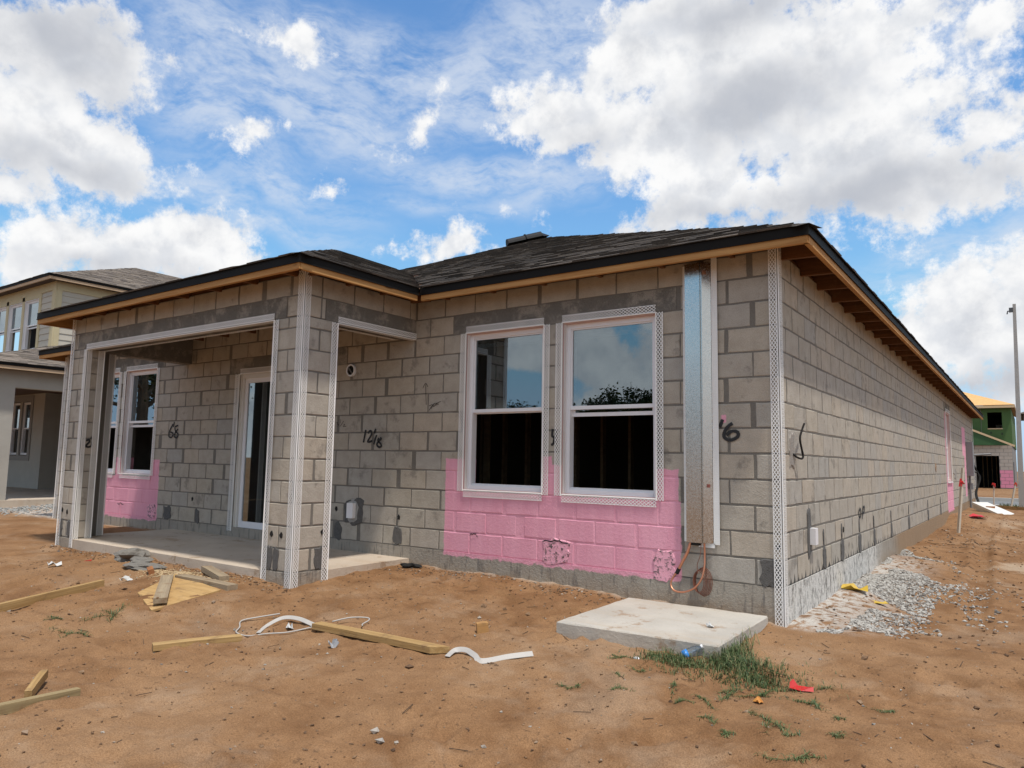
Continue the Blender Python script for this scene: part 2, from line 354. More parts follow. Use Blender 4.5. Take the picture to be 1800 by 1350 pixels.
def fascia_wood(name, along_y=False):
    m, h, b = new_mat(name); p = geo_pos(h)
    sc = (26, 1.3, 26) if along_y else (1.3, 26, 26)
    g = h.noise(h.mapping(p, sc), 1.0, 5, 0.6, dist=0.4)
    c = h.mix(h.rng(g, 0.3, 0.7), (0.37, 0.18, 0.06, 1), (0.51, 0.285, 0.11, 1))
    k = h.voro(h.mapping(p, (9, 2.1, 9) if along_y else (2.1, 9, 9)), 1.0)
    c = h.mix(h.rng(k, 0.09, 0.16, 0.8, 0.0), c, (0.16, 0.07, 0.02, 1))
    c = h.mix(h.rng(h.noise(p, 1.7, 3, 0.6), 0.45, 0.7, 0, 0.4), c, (0.36, 0.20, 0.085, 1))
    h.put(b.inputs['Base Color'], c); b.inputs['Roughness'].default_value = 0.8; b.inputs['Specular IOR Level'].default_value = 0.2
    return m
def shingle_mat(name, stops):
    m, h, b = new_mat(name); p = geo_pos(h)
    t = h.m('FRACT', h.m('ADD', h.m('MULTIPLY', obj_rand(h), 0.999), attr(h, 'tint')))
    c = h.ramp(t, stops)
    gr = h.noise(p, 160, 2, 0.7)
    c = h.mix(h.rng(gr, 0.3, 0.75), h.mix(1.0, c, (0.6, 0.6, 0.6, 1), 'MULTIPLY'), h.mix(1.0, c, (1.35, 1.33, 1.3, 1), 'MULTIPLY'))
    h.put(b.inputs['Base Color'], c); b.inputs['Roughness'].default_value = 0.9; b.inputs['Specular IOR Level'].default_value = 0.25
    bump(h, b, gr, 0.003); return m
def glass_mat(name, refl=0.085, tint=(0.80, 0.86, 0.84)):
    m = bpy.data.materials.new(name); m.use_nodes = True; h = NT(m.node_tree); h.N.clear()
    o = h.node('ShaderNodeOutputMaterial'); tr = h.node('ShaderNodeBsdfTransparent'); gl = h.node('ShaderNodeBsdfGlossy'); mx = h.node('ShaderNodeMixShader')
    tr.inputs[0].default_value = tint+(1,); gl.inputs['Roughness'].default_value = 0.004; gl.inputs[0].default_value = (0.82, 0.93, 1.0, 1)
    lw = h.node('ShaderNodeLayerWeight'); lw.inputs[0].default_value = 0.5
    fac = h.m('ADD', refl, h.m('MULTIPLY', h.m('POWER', lw.outputs['Facing'], 4.0), 0.8), clamp=True)
    p = obj_co(h); bm = h.node('ShaderNodeBump'); bm.inputs['Distance'].default_value = 0.0006; bm.inputs['Strength'].default_value = 0.35
    h.put(bm.inputs['Height'], h.noise(p, 2.2, 1, 0.5)); h.L.new(bm.outputs[0], gl.inputs['Normal'])
    h.L.new(fac, mx.inputs[0]); h.L.new(tr.outputs[0], mx.inputs[1]); h.L.new(gl.outputs[0], mx.inputs[2]); h.L.new(mx.outputs[0], o.inputs[0])
    return m
def spray_mat(name, col=(0.022, 0.022, 0.024), dens=1.0):
    m = bpy.data.materials.new(name); m.use_nodes = True; h = NT(m.node_tree)
    b = next(n for n in h.N if n.type == 'BSDF_PRINCIPLED'); o = next(n for n in h.N if n.type == 'OUTPUT_MATERIAL')
    h.put(b.inputs['Base Color'], col+(1,)); b.inputs['Roughness'].default_value = 0.8
    u = attr(h, 'across'); n = h.noise(geo_pos(h), 90, 3, 0.7)
    e = h.rng(h.m('ADD', u, h.m('MULTIPLY', h.m('SUBTRACT', n, 0.5), 0.7)), 0.62, 1.0, dens, 0.0)
    tr = h.node('ShaderNodeBsdfTransparent'); mx = h.node('ShaderNodeMixShader')
    h.L.new(e, mx.inputs[0]); h.L.new(tr.outputs[0], mx.inputs[1]); h.L.new(b.outputs[0], mx.inputs[2]); h.L.new(mx.outputs[0], o.inputs[0])
    return m
BLOCK = masonry('concrete_block', 'block'); MORTAR = masonry('mortar', 'mortar'); LINTEL = masonry('precast_lintel', 'lintel'); FOOTING = masonry('footing_concrete', 'footing')
FASC_X = fascia_wood('fascia_wood'); FASC_Y = fascia_wood('fascia_wood_side', True)
DRIP = simple('dark_drip_edge', (0.014, 0.013, 0.012), 0.6, 0.0, 0.2, 3, spec=0.08)
SHINGLE = shingle_mat('shingle', [(0.0, (0.045, 0.038, 0.032)), (0.3, (0.082, 0.068, 0.056)), (0.6, (0.11, 0.09, 0.073)), (0.8, (0.058, 0.05, 0.043)), (1.0, (0.145, 0.12, 0.097))])
SHINGLE_B = shingle_mat('brown_shingle', [(0.0, (0.12, 0.10, 0.085)), (0.35, (0.19, 0.16, 0.13)), (0.7, (0.26, 0.215, 0.175)), (1.0, (0.15, 0.125, 0.11))])
DECK = simple('roof_deck', (0.10, 0.045, 0.02), 0.9, 0, 0.4, 30)
TRUSS = wood('truss_wood', (0.13, 0.055, 0.022), (0.20, 0.09, 0.038), knots=False)
DARKWOOD = wood('interior_stud', (0.30, 0.20, 0.11), (0.40, 0.27, 0.15), knots=False)
VINYL = simple('white_vinyl', (0.78, 0.77, 0.79), 0.35, 0, 0.03, 4)
BEAD = simple('white_bead', (0.88, 0.87, 0.85), 0.5, 0, 0.05, 6)
BUCK = simple('pink_buck', (0.60, 0.42, 0.40), 0.8, 0, 0.12, 9)
GLASS = glass_mat('window_glass', 0.22, (0.36, 0.41, 0.42)); DGLASS = glass_mat('door_glass', 0.24, (0.40, 0.46, 0.48))
SPRAY = spray_mat('black_spray'); PEN = spray_mat('pen_mark', (0.04, 0.035, 0.035), 0.8)
DARK = simple('dark_hole', (0.012, 0.011, 0.010), 0.95, 0, 0.3, 40)
PATCH = simple('rough_patch', (0.115, 0.11, 0.105), 0.95, 0, 0.45, 45, 0.01)
PATCH_L = simple('pale_patch', (0.30, 0.27, 0.24), 0.95, 0, 0.3, 45, 0.006)
SLABC = None
def slab_mat(name, a, b2, dust=(0.45, 0.36, 0.26)):
    m, h, b = new_mat(name); p = geo_pos(h)
    n = h.noise(p, 1.6, 5, 0.6); f = h.noise(p, 60, 3, 0.7); st = h.noise(h.mapping(p, (0.7, 5, 1)), 1.0, 4, 0.6)
    c = h.mix(h.rng(n, 0.3, 0.7), a+(1,), b2+(1,))
    c = h.mix(h.rng(st, 0.5, 0.75, 0, 0.5), c, dust+(1,))
    c = h.mix(h.rng(h.noise(p, 4.5, 6, 0.75), 0.56, 0.66, 0, 0.75), c, (0.30, 0.20, 0.125, 1))
    c = h.mix(h.rng(f, 0.62, 0.72, 0, 0.5), c, tuple(x*0.55 for x in a)+(1,))
    h.put(b.inputs['Base Color'], c); b.inputs['Roughness'].default_value = 0.9; b.inputs['Specular IOR Level'].default_value = 0.25
    bump(h, b, h.m('ADD', f, h.noise(p, 14, 4, 0.6)), 0.004); return m
PATIO = slab_mat('patio_concrete', (0.47, 0.39, 0.31), (0.55, 0.465, 0.375), (0.46, 0.34, 0.24))
PADC = slab_mat('pad_concrete', (0.40, 0.37, 0.325), (0.50, 0.465, 0.41), (0.42, 0.32, 0.22))

# ------------------------------------------------------------------ ground shape
GC = np.array([(-12.2,-.05,-.2),(-10.5,-.05,-.2),(-9,-.05,-.16),(-8.45,-1.55,-.235),(-6.5,-1.6,-.21),(-4.4,-1.6,-.205),(-3.86,-1.6,-.235),(-3.86,-.5,-.19),(-3.7,-.05,-.165),(-3.2,-.05,-.185),(-2.8,-.05,-.185),(-2.2,-.05,-.175),(-1.6,-.05,-.197),(-1.06,-.05,-.214),(-.57,-.05,-.226),(-.16,-.05,-.26),(0,-.05,-.285),(.05,.15,-.295),(.05,.5,-.275),(.05,1,-.265),(.05,2,-.245),(.05,3,-.255),(.05,4,-.23),(.05,5,-.225),(.05,6.3,-.25),(.05,8.3,-.275),(.05,11,-.25),(.05,14,-.11),(.05,18.8,-.18),(.65,.8,-.36),(.65,2,-.40),(.65,4,-.40),(.65,6,-.38),(.05,22,-.34),
(-1.3,-1.3,-.29),(-.1,-1.3,-.295),(.2,-.7,-.31),(.9,2,-.43),(2,5,-.43),(2,12,-.38),(3,25,-.4),(-14,-4,-.36),(-9,-4,-.36),(-6,-4,-.38),(-3,-3,-.36),(0,-3.5,-.42),(0,-5,-.47),(1.5,-5.8,-.5),(4,-4,-.47),(-4,-6,-.45),(-15,-.5,-.2),(-15,2,-.16),(-16,-4,-.33),(-13.7,5,-.22),(0,30,-.42),(10,10,-.42),(10,-10,-.5),(-10,-12,-.45),(-30,0,-.3),(40,40,-.4),(-40,40,-.4),(0,60,-.3),(0,45,-.15),(-60,-60,-.4),(60,-60,-.4),(0,-40,-.4)])
def gz(x, y):
    x = np.asarray(x, float); y = np.asarray(y, float); num = np.zeros(np.broadcast(x, y).shape); den = num.copy()
    for a, b, c in GC:
        w = 1/(((x-a)**2+(y-b)**2)+.03)**1.6; num = num+w*c; den = den+w
    return num/den
def G(x, y, dz=0.0): return Vector((x, y, float(gz(x, y))+dz))
def vnoise(x, y, seed):
    r = np.random.default_rng(seed).random((256, 256)); xi = np.floor(x).astype(int); yi = np.floor(y).astype(int); fx = x-xi; fy = y-yi
    fx = fx*fx*(3-2*fx); fy = fy*fy*(3-2*fy); g = lambda a, b: r[a % 256, b % 256]
    return (g(xi, yi)*(1-fx)+g(xi+1, yi)*fx)*(1-fy)+(g(xi, yi+1)*(1-fx)+g(xi+1, yi+1)*fx)*fy

# ------------------------------------------------------------------ the block house
def frame_axes(n):
    n = Vector((n[0], n[1], 0)); return Vector((-n.y, n.x, 0)), n          # local x, outward normal
def block_mesh(w, hgt, seed):
    r = random.Random(seed); mb = MB(); hw, hh = w/2, hgt/2
    def ring(inset, y, j):
        pts = []
        for k in range(4):
            a = [(-hw, -hh), (hw, -hh), (hw, hh), (-hw, hh)][k]; b = [(hw, -hh), (hw, hh), (-hw, hh), (-hw, -hh)][k]
            for t in (0.0, 0.36, 0.7):
                x = a[0]+(b[0]-a[0])*t; z = a[1]+(b[1]-a[1])*t
                x -= inset*(1 if x > hw*0.98 else -1 if x < -hw*0.98 else 0); z -= inset*(1 if z > hh*0.98 else -1 if z < -hh*0.98 else 0)
                pts.append((x+r.uniform(-j, j), y, z+r.uniform(-j, j)))
        return pts
    outer = ring(0.0, 0.020, 0.001); mid = ring(0.0012, 0.0035, 0.0028); inner = ring(0.006, 0.0, 0.0032)
    n = len(outer)
    for A, B in ((outer, mid), (mid, inner)):
        for k in range(n): mb.poly([A[k], A[(k+1) % n], B[(k+1) % n], B[k]])
    mb.poly(inner); return mb
SPECS = []
def wall_blocks(origin, u, n, U, z0, ncourse, par, holes=(), start=0, zlist=None):
    zs = zlist or [(z0+M8*c, z0+M8*(c+1), c) for c in range(start, ncourse)]
    for za, zb, c in zs:
        j = 0.0 if (c+par) % 2 == 0 else M8
        cuts = [0.0] + [x for x in np.arange(j, U-0.02, 2*M8) if x > 0.02] + [U]
        for a, b in zip(cuts[:-1], cuts[1:]):
            segs = [(a, b)]
            for h0, h1, hz0, hz1 in holes:
                if hz0 < (za+zb)/2 < hz1:
                    ns = []
                    for p, q in segs:
                        if q <= h0 or p >= h1: ns.append((p, q)); continue
                        if p < h0: ns.append((p, h0))
                        if q > h1: ns.append((h1, q))
                    segs = ns
            for p, q in segs:
                if q-p < 0.05: continue
                full = abs((q-p)-2*M8) < 1e-3
                SPECS.append((Vector((origin[0], origin[1], 0))+Vector((u[0], u[1], 0))*((p+q)/2), n, q-p, za, zb, full))
def wall_core(mb, origin, u, n, U, za, zb, holes, th=0.2, inset=0.0045, ustart=0.0045):
    """front, back and reveals of a mortar wall with openings"""
    u = Vector((u[0], u[1], 0)); n = Vector((n[0], n[1], 0)); o = Vector((origin[0], origin[1], 0))
    us = sorted({ustart, U} | {h[0] for h in holes} | {h[1] for h in holes}); zs = sorted({za, zb} | {h[2] for h in holes} | {h[3] for h in holes})
    us = [x for x in us if ustart <= x <= U]; zs = [z for z in zs if za <= z <= zb]
    P = lambda a, d, z: o + u*a - n*d + Vector((0, 0, z))
    flip = u.cross(Vector((0, 0, 1))).dot(n) < 0
    def q(pts): mb.poly(pts if not flip else pts[::-1])
    solid = lambda a, z: us[0] < a < us[-1] and zs[0] < z < zs[-1] and not any(h[0] < a < h[1] and h[2] < z < h[3] for h in holes)
    for a, b in zip(us[:-1], us[1:]):
        for c, d in zip(zs[:-1], zs[1:]):
            am, zm = (a+b)/2, (c+d)/2
            if not solid(am, zm): continue
            q([P(a, inset, c), P(b, inset, c), P(b, inset, d), P(a, inset, d)]); q([P(b, th, c), P(a, th, c), P(a, th, d), P(b, th, d)])
            e = 1e-4
            if not solid(a-e, zm): q([P(a, th, c), P(a, inset, c), P(a, inset, d), P(a, th, d)])
            if not solid(b+e, zm): q([P(b, inset, c), P(b, th, c), P(b, th, d), P(b, inset, d)])
            if not solid(am, c-e): q([P(a, th, c), P(b, th, c), P(b, inset, c), P(a, inset, c)])
            if not solid(am, d+e): q([P(a, inset, d), P(b, inset, d), P(b, th, d), P(a, th, d)])
HOUSE = bpy.data.objects.new('block_house', None); COL.objects.link(HOUSE); HOUSE.location = (0, 0, 0)
tag(HOUSE, 'single-storey grey concrete block house under construction with pink painted wall patches and dark shingle roof', 'house')
PX0, PX1, PY = -3.861, -8.433, -1.524          # patio corners
WALLTOP = 2.641
WIN = [(-3.145, -2.185), (-1.980, -1.030), (-10.05, -9.13), (-11.21, -10.25)]
WZ0, WZ1 = 0.625, 2.232
rear_open = [(-b, -a, WZ0, WZ1) for a, b in WIN] + [(5.20, 7.03, -0.05, 2.02)]
rear_lint = [(0.84, 3.32, 2.236, 2.4384), (4.95, 7.28, 2.02, 2.235), (8.95, 11.42, 2.236, 2.4384)]
side_open = [(13.40, 14.45, WZ0, WZ1)]; side_lint = [(13.2, 14.66, 2.236, 2.4384)]
LW, LS = (-1, 0), (0, 1)
wall_blocks((0, 0), LW, (0, -1), 12.192, 0.0, 13, 1, rear_open+rear_lint)
wall_blocks((0, 0.004), LS, (1, 0), 22.6, 0.0, 13, 0, side_open+side_lint)
pz = [(-0.107+M8*c, -0.107+M8*(c+1), c) for c in range(11)]
for k, x in enumerate((PX0, -8.026)):
    wall_blocks((x, PY), LW, (0, -1), 2*M8, 0, 0, k, zlist=pz); wall_blocks((x, PY+0.004), LS, (1, 0), (2-k)*M8, 0, 0, k+1, zlist=pz)
    wall_blocks((x, PY), LW, (0, -1), 2*M8, 0, 0, 1, zlist=[(2.128, 2.2352, 0)]); wall_blocks((x, PY+0.004), LS, (1, 0), (2-k)*M8, 0, 0, 1, zlist=[(2.128, 2.2352, 1)])
UF = PX0-PX1
wall_blocks((PX0, PY), LW, (0, -1), UF, 0, 0, 0, holes=[(0.24, UF-0.16, 2.2, 2.5)], zlist=[(2.2352, 2.4384, 0)])
wall_blocks((PX0, PY), LW, (0, -1), UF, 0, 0, 0, zlist=[(2.4384, WALLTOP, 1)])
wall_blocks((PX0, PY+0.004), LS, (1, 0), 1.52, 0, 0, 1, holes=[(0.26, 1.7, 2.2, 2.5)], zlist=[(2.2352, 2.4384, 0)])
wall_blocks((PX0, PY+0.004), LS, (1, 0), 1.52, 0, 0, 0, zlist=[(2.4384, WALLTOP, 1)])
# rank the blocks by the size they have in view
CAMP = Vector((1.581, -5.81, 0.922)); CAMF = Vector((-0.577, 0.81, 0.105)).normalized()
def rank(c, n, area):
    d = Vector(c)-CAMP; L = d.length
    if d.dot(CAMF) < 0.3: return 0
    ang = math.degrees(math.acos(max(-1, min(1, d.dot(CAMF)/L))))
    return area*max(0.0, -Vector((n[0], n[1], 0)).dot(d)/L)/(L*L)*(1 if ang < 42 else 0.1)
def spec_center(s): return Vector((s[0].x, s[0].y, (s[3]+s[4])/2))
SPECS.sort(key=lambda s: -rank(spec_center(s), s[1], s[2]*(s[4]-s[3])))
VAR = {}
rest = MB(); rr = random.Random(4)
for i, (c, n, w, za, zb, full) in enumerate(SPECS):
    ax, nn = frame_axes(n); ang = math.atan2(ax.y, ax.x); hgt = zb-za-(0.0125 if n[0] < 0.5 or c.x < -1 else 0.0115)
    cut = rr.choice([0.012, 0.013, 0.014, 0.017, 0.022, 0.03, 0.042, 0.055]); sh = rr.choice((-1, 1))
    if n[0] > 0: cut = 0.012+min(cut, 0.02)*0.35
    prou = rr.uniform(-0.001, 0.0018)
    pos = Vector((c.x, c.y, (za+zb)/2+rr.uniform(-0.0015, 0.0015))) + nn*prou + ax*(sh*(cut-0.010)/2)
    key = (round(w-cut, 4), round(hgt, 4), rr.randrange(3))
    if key not in VAR: VAR[key] = [block_mesh(key[0], hgt, hash(key) & 0xffff), None]
    if i < 300:
        v = VAR[key]
        if v[1] is None: v[1] = v[0].mesh('block'); v[1].materials.append(BLOCK)
        o = link('block', v[1], HOUSE); o.location = pos; o.rotation_euler = (0, 0, ang)
    else:
        mb = VAR[key][0]; k0 = len(rest.v); ca, sa = math.cos(ang), math.sin(ang); t = rr.random()
        rest.v += [(pos.x+x*ca-y*sa, pos.y+x*sa+y*ca, pos.z+z) for x, y, z in mb.v]
        rest.f += [tuple(a+k0 for a in f) for f in mb.f]; rest.t += [t]*len(mb.f)
tag(rest.build('blockwork', BLOCK, HOUSE), kind='stuff')
# mortar core
mb = MB()
wall_core(mb, (0, 0), LW, (0, -1), 12.19, 0.0, WALLTOP, rear_open, inset=0.0032)
mb.poly([(-12.19, 0.0045, 0), (-12.19, 0.0045, WALLTOP), (-12.19, 8, WALLTOP), (-12.19, 8, 0)])
wall_core(mb, (0, 0), LS, (1, 0), 22.6, 0.0, WALLTOP, side_open, ustart=0.199, inset=0.0022)
mb.poly([(-0.0045, 22.6, 0), (-0.0045, 22.6, WALLTOP), (-12.19, 22.6, WALLTOP), (-12.19, 22.6, 0)])
mb.box(PX0-2*M8+0.0045, PX0-0.0045, PY+0.0045, PY+2*M8-0.0045, -0.118, 2.2352)
mb.box(PX1+0.0045, -8.0305, PY+0.0045, PY+M8, -0.118, 2.2352); mb.box(PX1+0.0045, -8.2345, PY+M8, PY+0.44, -0.118, 2.2352)
mb.box(PX1+0.0045, PX0-0.0045, PY+0.0045, PY+0.2, 2.2392, WALLTOP)
mb.box(PX0-0.2, PX0-0.0045, PY+0.2, -0.002, 2.2392, WALLTOP)
mb.box(PX1+0.0045, PX1+0.2, PY+0.2, -0.002, 2.2392, WALLTOP)
mb.build('mortar_wall', MORTAR, HOUSE)
def lintel(b): o = MB().box(*b).build('lintel', LINTEL, HOUSE); return o
lintel((-3.315, -0.845, -0.001, 0.06, 2.238, 2.4344)); lintel((-7.275, -4.955, -0.001, 0.06, 2.022, 2.233)); lintel((-11.415, -8.955, -0.001, 0.06, 2.238, 2.4344))
lintel((PX1+0.165, PX0-0.245, PY-0.001, PY+0.203, 2.2345, 2.4344)); lintel((PX0-0.202, PX0+0.001, PY+0.268, -0.004, 2.2345, 2.4344)); lintel((PX1, PX1+0.203, PY+0.268, -0.004, 2.2345, 2.4344))
lintel((-0.06, 0.001, 13.205, 14.655, 2.238, 2.4344))
# foundation and slabs
mb = MB(); mb.box(-12.195, 0.004, -0.006, 0.25, -0.75, -0.001); mb.box(-0.25, 0.006, 0.25, 22.6, -0.75, -0.001)
mb.build('foundation', FOOTING, HOUSE)
mb = MB(); mb.box(PX1-0.004, PX0+0.004, PY-0.004, -0.0065, -0.75, -0.120)
pat = mb.build('patio_slab', PATIO, HOUSE)
for x, dp in ((PX0, 2*M8), (-8.026, M8)): MB().box(x-2*M8-0.003, x+0.009, PY-0.012, PY+dp, -0.7, -0.112).build('pier_footing', FOOTING, HOUSE)
# interior: floor, ceiling plate and back wall added to darken the rooms, bare stud partitions
mb = MB(); mb.box(-12.0, -0.21, 0.21, 9.0, -0.05, 0.0); mb.build('floor', simple('floor_concrete', (0.28, 0.27, 0.25)), HOUSE)
mb = MB(); mb.box(-12.0, -0.21, 0.21, 22.4, 2.56, 2.60); mb.box(-12.0, -0.21, 6.2, 6.3, 0, 2.56); mb.build('dark_closing_ceiling', simple('dark_closing_board', (0.10, 0.075, 0.05), 0.95), HOUSE)
for k in range(12):
    MB().box(-5.2+k*0.41, -5.162+k*0.41, 2.9, 2.99, 0.0, 2.56).build('stud', DARKWOOD, HOUSE)
for k in range(5):
    MB().box(-4.62, -4.53, 0.6+k*0.41, 0.638+k*0.41, 0.0, 2.56).build('stud', DARKWOOD, HOUSE)
# patio ceiling joists
for k in range(7): MB().box(-8.0+k*0.61, -7.962+k*0.61, PY+0.21, -0.004, 2.55, 2.638).build('ceiling_joist', TRUSS, HOUSE)

# ---- windows
def bead_flange(mb, p0, p1, wd, nrm, width=0.068, off=0.015, cell=0.036, rows=2):
    p0, p1, wd, nrm = Vector(p0), Vector(p1), Vector(wd), Vector(nrm); d = p1-p0; L = d.length; d.normalize()
    nose, edge = 0.008, 0.006
    def strip(a, b, w, o):
        a, b = Vector(a), Vector(b); t = (b-a).normalized(); s = t.cross(nrm).normalized()*w/2; q = nrm*o
        mb.poly([a-s+q, b-s+q, b+s+q, a+s+q])
    strip(p0+wd*nose/2, p1+wd*nose/2, nose, off+0.0016); strip(p0+wd*(width-edge/2), p1+wd*(width-edge/2), edge, off+0.0016)
    n = max(1, int(L/cell)); rh = (width-nose-edge)/rows
    for k in range(n):
        a = L*k/n; b = L*(k+1)/n
        for r in range(rows):
            u = nose+rh*r; v = u+rh
            strip(p0+d*a+wd*u, p0+d*b+wd*v, 0.0060, off); strip(p0+d*b+wd*u, p0+d*a+wd*v, 0.0060, off+0.0008)
    if rows > 2:
        for r in range(1, rows): strip(p0+wd*(nose+rh*r), p1+wd*(nose+rh*r), 0.003, off+0.0012)
def corner_bead(p0, p1, flanges, parent=HOUSE, label=None, **kw):
    mb = MB()
    for wd, nrm in flanges: bead_flange(mb, p0, p1, wd, nrm, **kw)
    p0, p1 = Vector(p0), Vector(p1); out = sum((Vector(f[1]) for f in flanges), Vector()).normalized()
    mb.tube([p0+out*0.015, p1+out*0.015], 0.006, 6)
    o = mb.build('corner_bead', BEAD, parent); return tag(o, label) if label else o
def pane(name, x0, x1, z0, z1, y, parent, mat=GLASS):
    return MB().box(x0, x1, y, y+0.006, z0, z1).build(name, mat, parent)
def window(x0, x1, z0, z1, parent, y=0.0, rail=None, lower=0.06, bead=True, buck=BUCK, fr=VINYL):
    w = link('window', None, parent); w.location = (0, 0, 0)
    mb = MB()
    t = 0.012
    mb.box(x0+0.0005, x0+t, y+0.001, y+0.060, z0+t, z1-t); mb.box(x1-t, x1-0.0005, y+0.001, y+0.060, z0+t, z1-t)
    mb.box(x0+0.0005, x1-0.0005, y+0.001, y+0.060, z1-t, z1-0.0005); mb.box(x0+0.0005, x1-0.0005, y+0.001, y+0.060, z0+0.0005, z0+t)
    mb.build('buck', buck, w)
    mb = MB(); f = 0.042; yf, yb = y+0.052, y+0.125
    mb.box(x0+t, x0+t+f, yf, yb, z0+t, z1-t); mb.box(x1-t-f, x1-t, yf, yb, z0+t, z1-t)
    mb.box(x0+t+f, x1-t-f, yf, yb, z1-t-f, z1-t); mb.box(x0+t+f, x1-t-f, yf-0.004, yb, z0+t, z0+t+0.035)
    mb.box(x0+t+f, x1-t-f, yf+0.02, yb, z0+t+0.035, z0+t+0.055)
    mb.box(x0+t-0.004, x0+t+0.012, yf-0.012, yf, z0+t, z1-t); mb.box(x1-t-0.012, x1-t+0.004, yf-0.012, yf, z0+t, z1-t)
    mb.build('frame', fr, w)
    xi0, xi1 = x0+t+f, x1-t-f; zt = z1-t-f; zm = rail if rail else (z0+z1)/2
    mb = MB(); yq = yf+0.014
    mb.box(xi0, xi0+0.014, yq, yq+0.025, zm, zt); mb.box(xi1-0.014, xi1, yq, yq+0.025, zm, zt); mb.box(xi0+0.014, xi1-0.014, yq, yq+0.025, zt-0.014, zt); mb.box(xi0, xi1, yq-0.006, yq+0.028, zm-0.034, zm)
    mb.build('upper_sash', fr, w); pane('pane', xi0+0.014, xi1-0.014, zm, zt-0.014, yq+0.012, w)
    # the lower sash is pushed up behind the upper one
    ys = yf+0.045; zb = zm-0.034-lower
    mb = MB(); mb.box(xi0, xi0+0.03, ys, ys+0.026, zb+0.034, zt-0.05); mb.box(xi1-0.03, xi1, ys, ys+0.026, zb+0.034, zt-0.05); mb.box(xi0, xi1, ys-0.004, ys+0.030, zb, zb+0.034); mb.box(xi0+0.03, xi1-0.03, ys, ys+0.026, zt-0.09, zt-0.05)
    mb.build('lower_sash', fr, w); pane('pane', xi0+0.03, xi1-0.03, zb+0.034, zt-0.09, ys+0.012, w)
    if bead:
        n = (0, -1, 0)
        corner_bead((x0, y, z0-0.012), (x0, y, z1), [((-1, 0, 0), n)], w); corner_bead((x1, y, z0-0.012), (x1, y, z1), [((1, 0, 0), n)], w)
        corner_bead((x0, y, z1), (x1, y, z1), [((0, 0, 1), n)], w); corner_bead((x0+0.01, y, z0), (x1, y, z0), [((0, 0, -1), n)], w)
        mb = MB(); bead_flange(mb, (x0+0.0005, y, z0), (x0+0.0005, y, z1), (0, 1, 0), (1, 0, 0), width=0.034, off=0.0135, rows=1, cell=0.02); mb.build('bead_return', BEAD, w)
    return w
window(*WIN[0], WZ0, WZ1, HOUSE, rail=1.445, lower=0.012); window(*WIN[1], WZ0, WZ1, HOUSE, rail=1.445, lower=0.062)
window(*WIN[2], WZ0, WZ1, HOUSE, rail=1.445, lower=0.062); window(*WIN[3], WZ0, WZ1, HOUSE, rail=1.445, lower=0.062)
# side window (long wall), seen at a grazing angle
sw = link('window', None, HOUSE)
mb = MB(); y0, y1 = side_open[0][:2]
for a, b, c, d in ((y0, y0+0.04, WZ0, WZ1), (y1-0.04, y1, WZ0, WZ1), (y0+0.04, y1-0.04, WZ1-0.04, WZ1), (y0+0.04, y1-0.04, WZ0, WZ0+0.05)): mb.box(-0.11, -0.001, a, b, c, d)
mb.build('buck', BUCK, sw)
mb = MB()
for a, b, c, d in ((y0+0.04, y0+0.09, WZ0+0.05, WZ1-0.04), (y1-0.09, y1-0.04, WZ0+0.05, WZ1-0.04), (y0+0.09, y1-0.09, 1.40, 1.45), (y0+0.09, y1-0.09, WZ0+0.05, WZ0+0.1)): mb.box(-0.10, -0.05, a, b, c, d)
mb.box(-0.02, 0.03, y0-0.02, y1+0.02, WZ0-0.02, WZ0-0.002)
mb.build('frame', VINYL, sw); MB().box(-0.08, -0.074, y0+0.09, y1-0.09, WZ0+0.05, WZ1-0.04).build('pane', GLASS, sw)
corner_bead((0, y0, WZ0), (0, y0, WZ1), [((0, -1, 0), (1, 0, 0))], sw); corner_bead((0, y1, WZ0), (0, y1, WZ1), [((0, 1, 0), (1, 0, 0))], sw); corner_bead((0, y0, WZ1), (0, y1, WZ1), [((0, 0, 1), (1, 0, 0))], sw)
# sliding door
sd = link('sliding_door', None, HOUSE); mb = MB(); dx0, dx1, dz0, dz1 = -7.03, -5.20, -0.05, 2.02
FR2 = simple('door_vinyl', (0.66, 0.63, 0.58), 0.4, 0, 0.04, 4)
mb.box(dx0, dx0+0.05, 0.02, 0.13, dz0, dz1); mb.box(dx1-0.05, dx1, 0.02, 0.13, dz0, dz1); mb.box(dx0+0.05, dx1-0.05, 0.02, 0.13, dz1-0.06, dz1); mb.box(dx0+0.05, dx1-0.05, 0.02, 0.13, dz0, dz0+0.04)
mb.box(dx0-0.01, dx0+0.012, 0.004, 0.02, dz0, dz1)
mb.build('frame', FR2, sd)
for k, (a, b, y) in enumerate(((dx0+0.05, -6.09, 0.045), (-6.14, dx1-0.05, 0.085))):
    pn = link('door_panel', None, sd); mb = MB()
    mb.box(a, a+0.06, y, y+0.03, dz0+0.04, dz1-0.06); mb.box(b-0.06, b, y, y+0.03, dz0+0.04, dz1-0.06); mb.box(a+0.06, b-0.06, y, y+0.03, dz1-0.12, dz1-0.06); mb.box(a+0.06, b-0.06, y, y+0.03, dz0+0.04, dz0+0.13)
    bpy.data.objects.remove(pn); pn = mb.build('door_panel', VINYL, sd); pane('door_pane', a+0.06, b-0.06, dz0+0.13, dz1-0.12, y+0.012, sd, DGLASS)
corner_bead((dx0-0.012, 0, dz0), (dx0-0.012, 0, dz1), [((-1, 0, 0), (0, -1, 0))], sd, width=0.09, rows=1, cell=0.024); corner_bead((dx0, 0, dz1), (dx1, 0, dz1), [((0, 0, 1), (0, -1, 0))], sd)
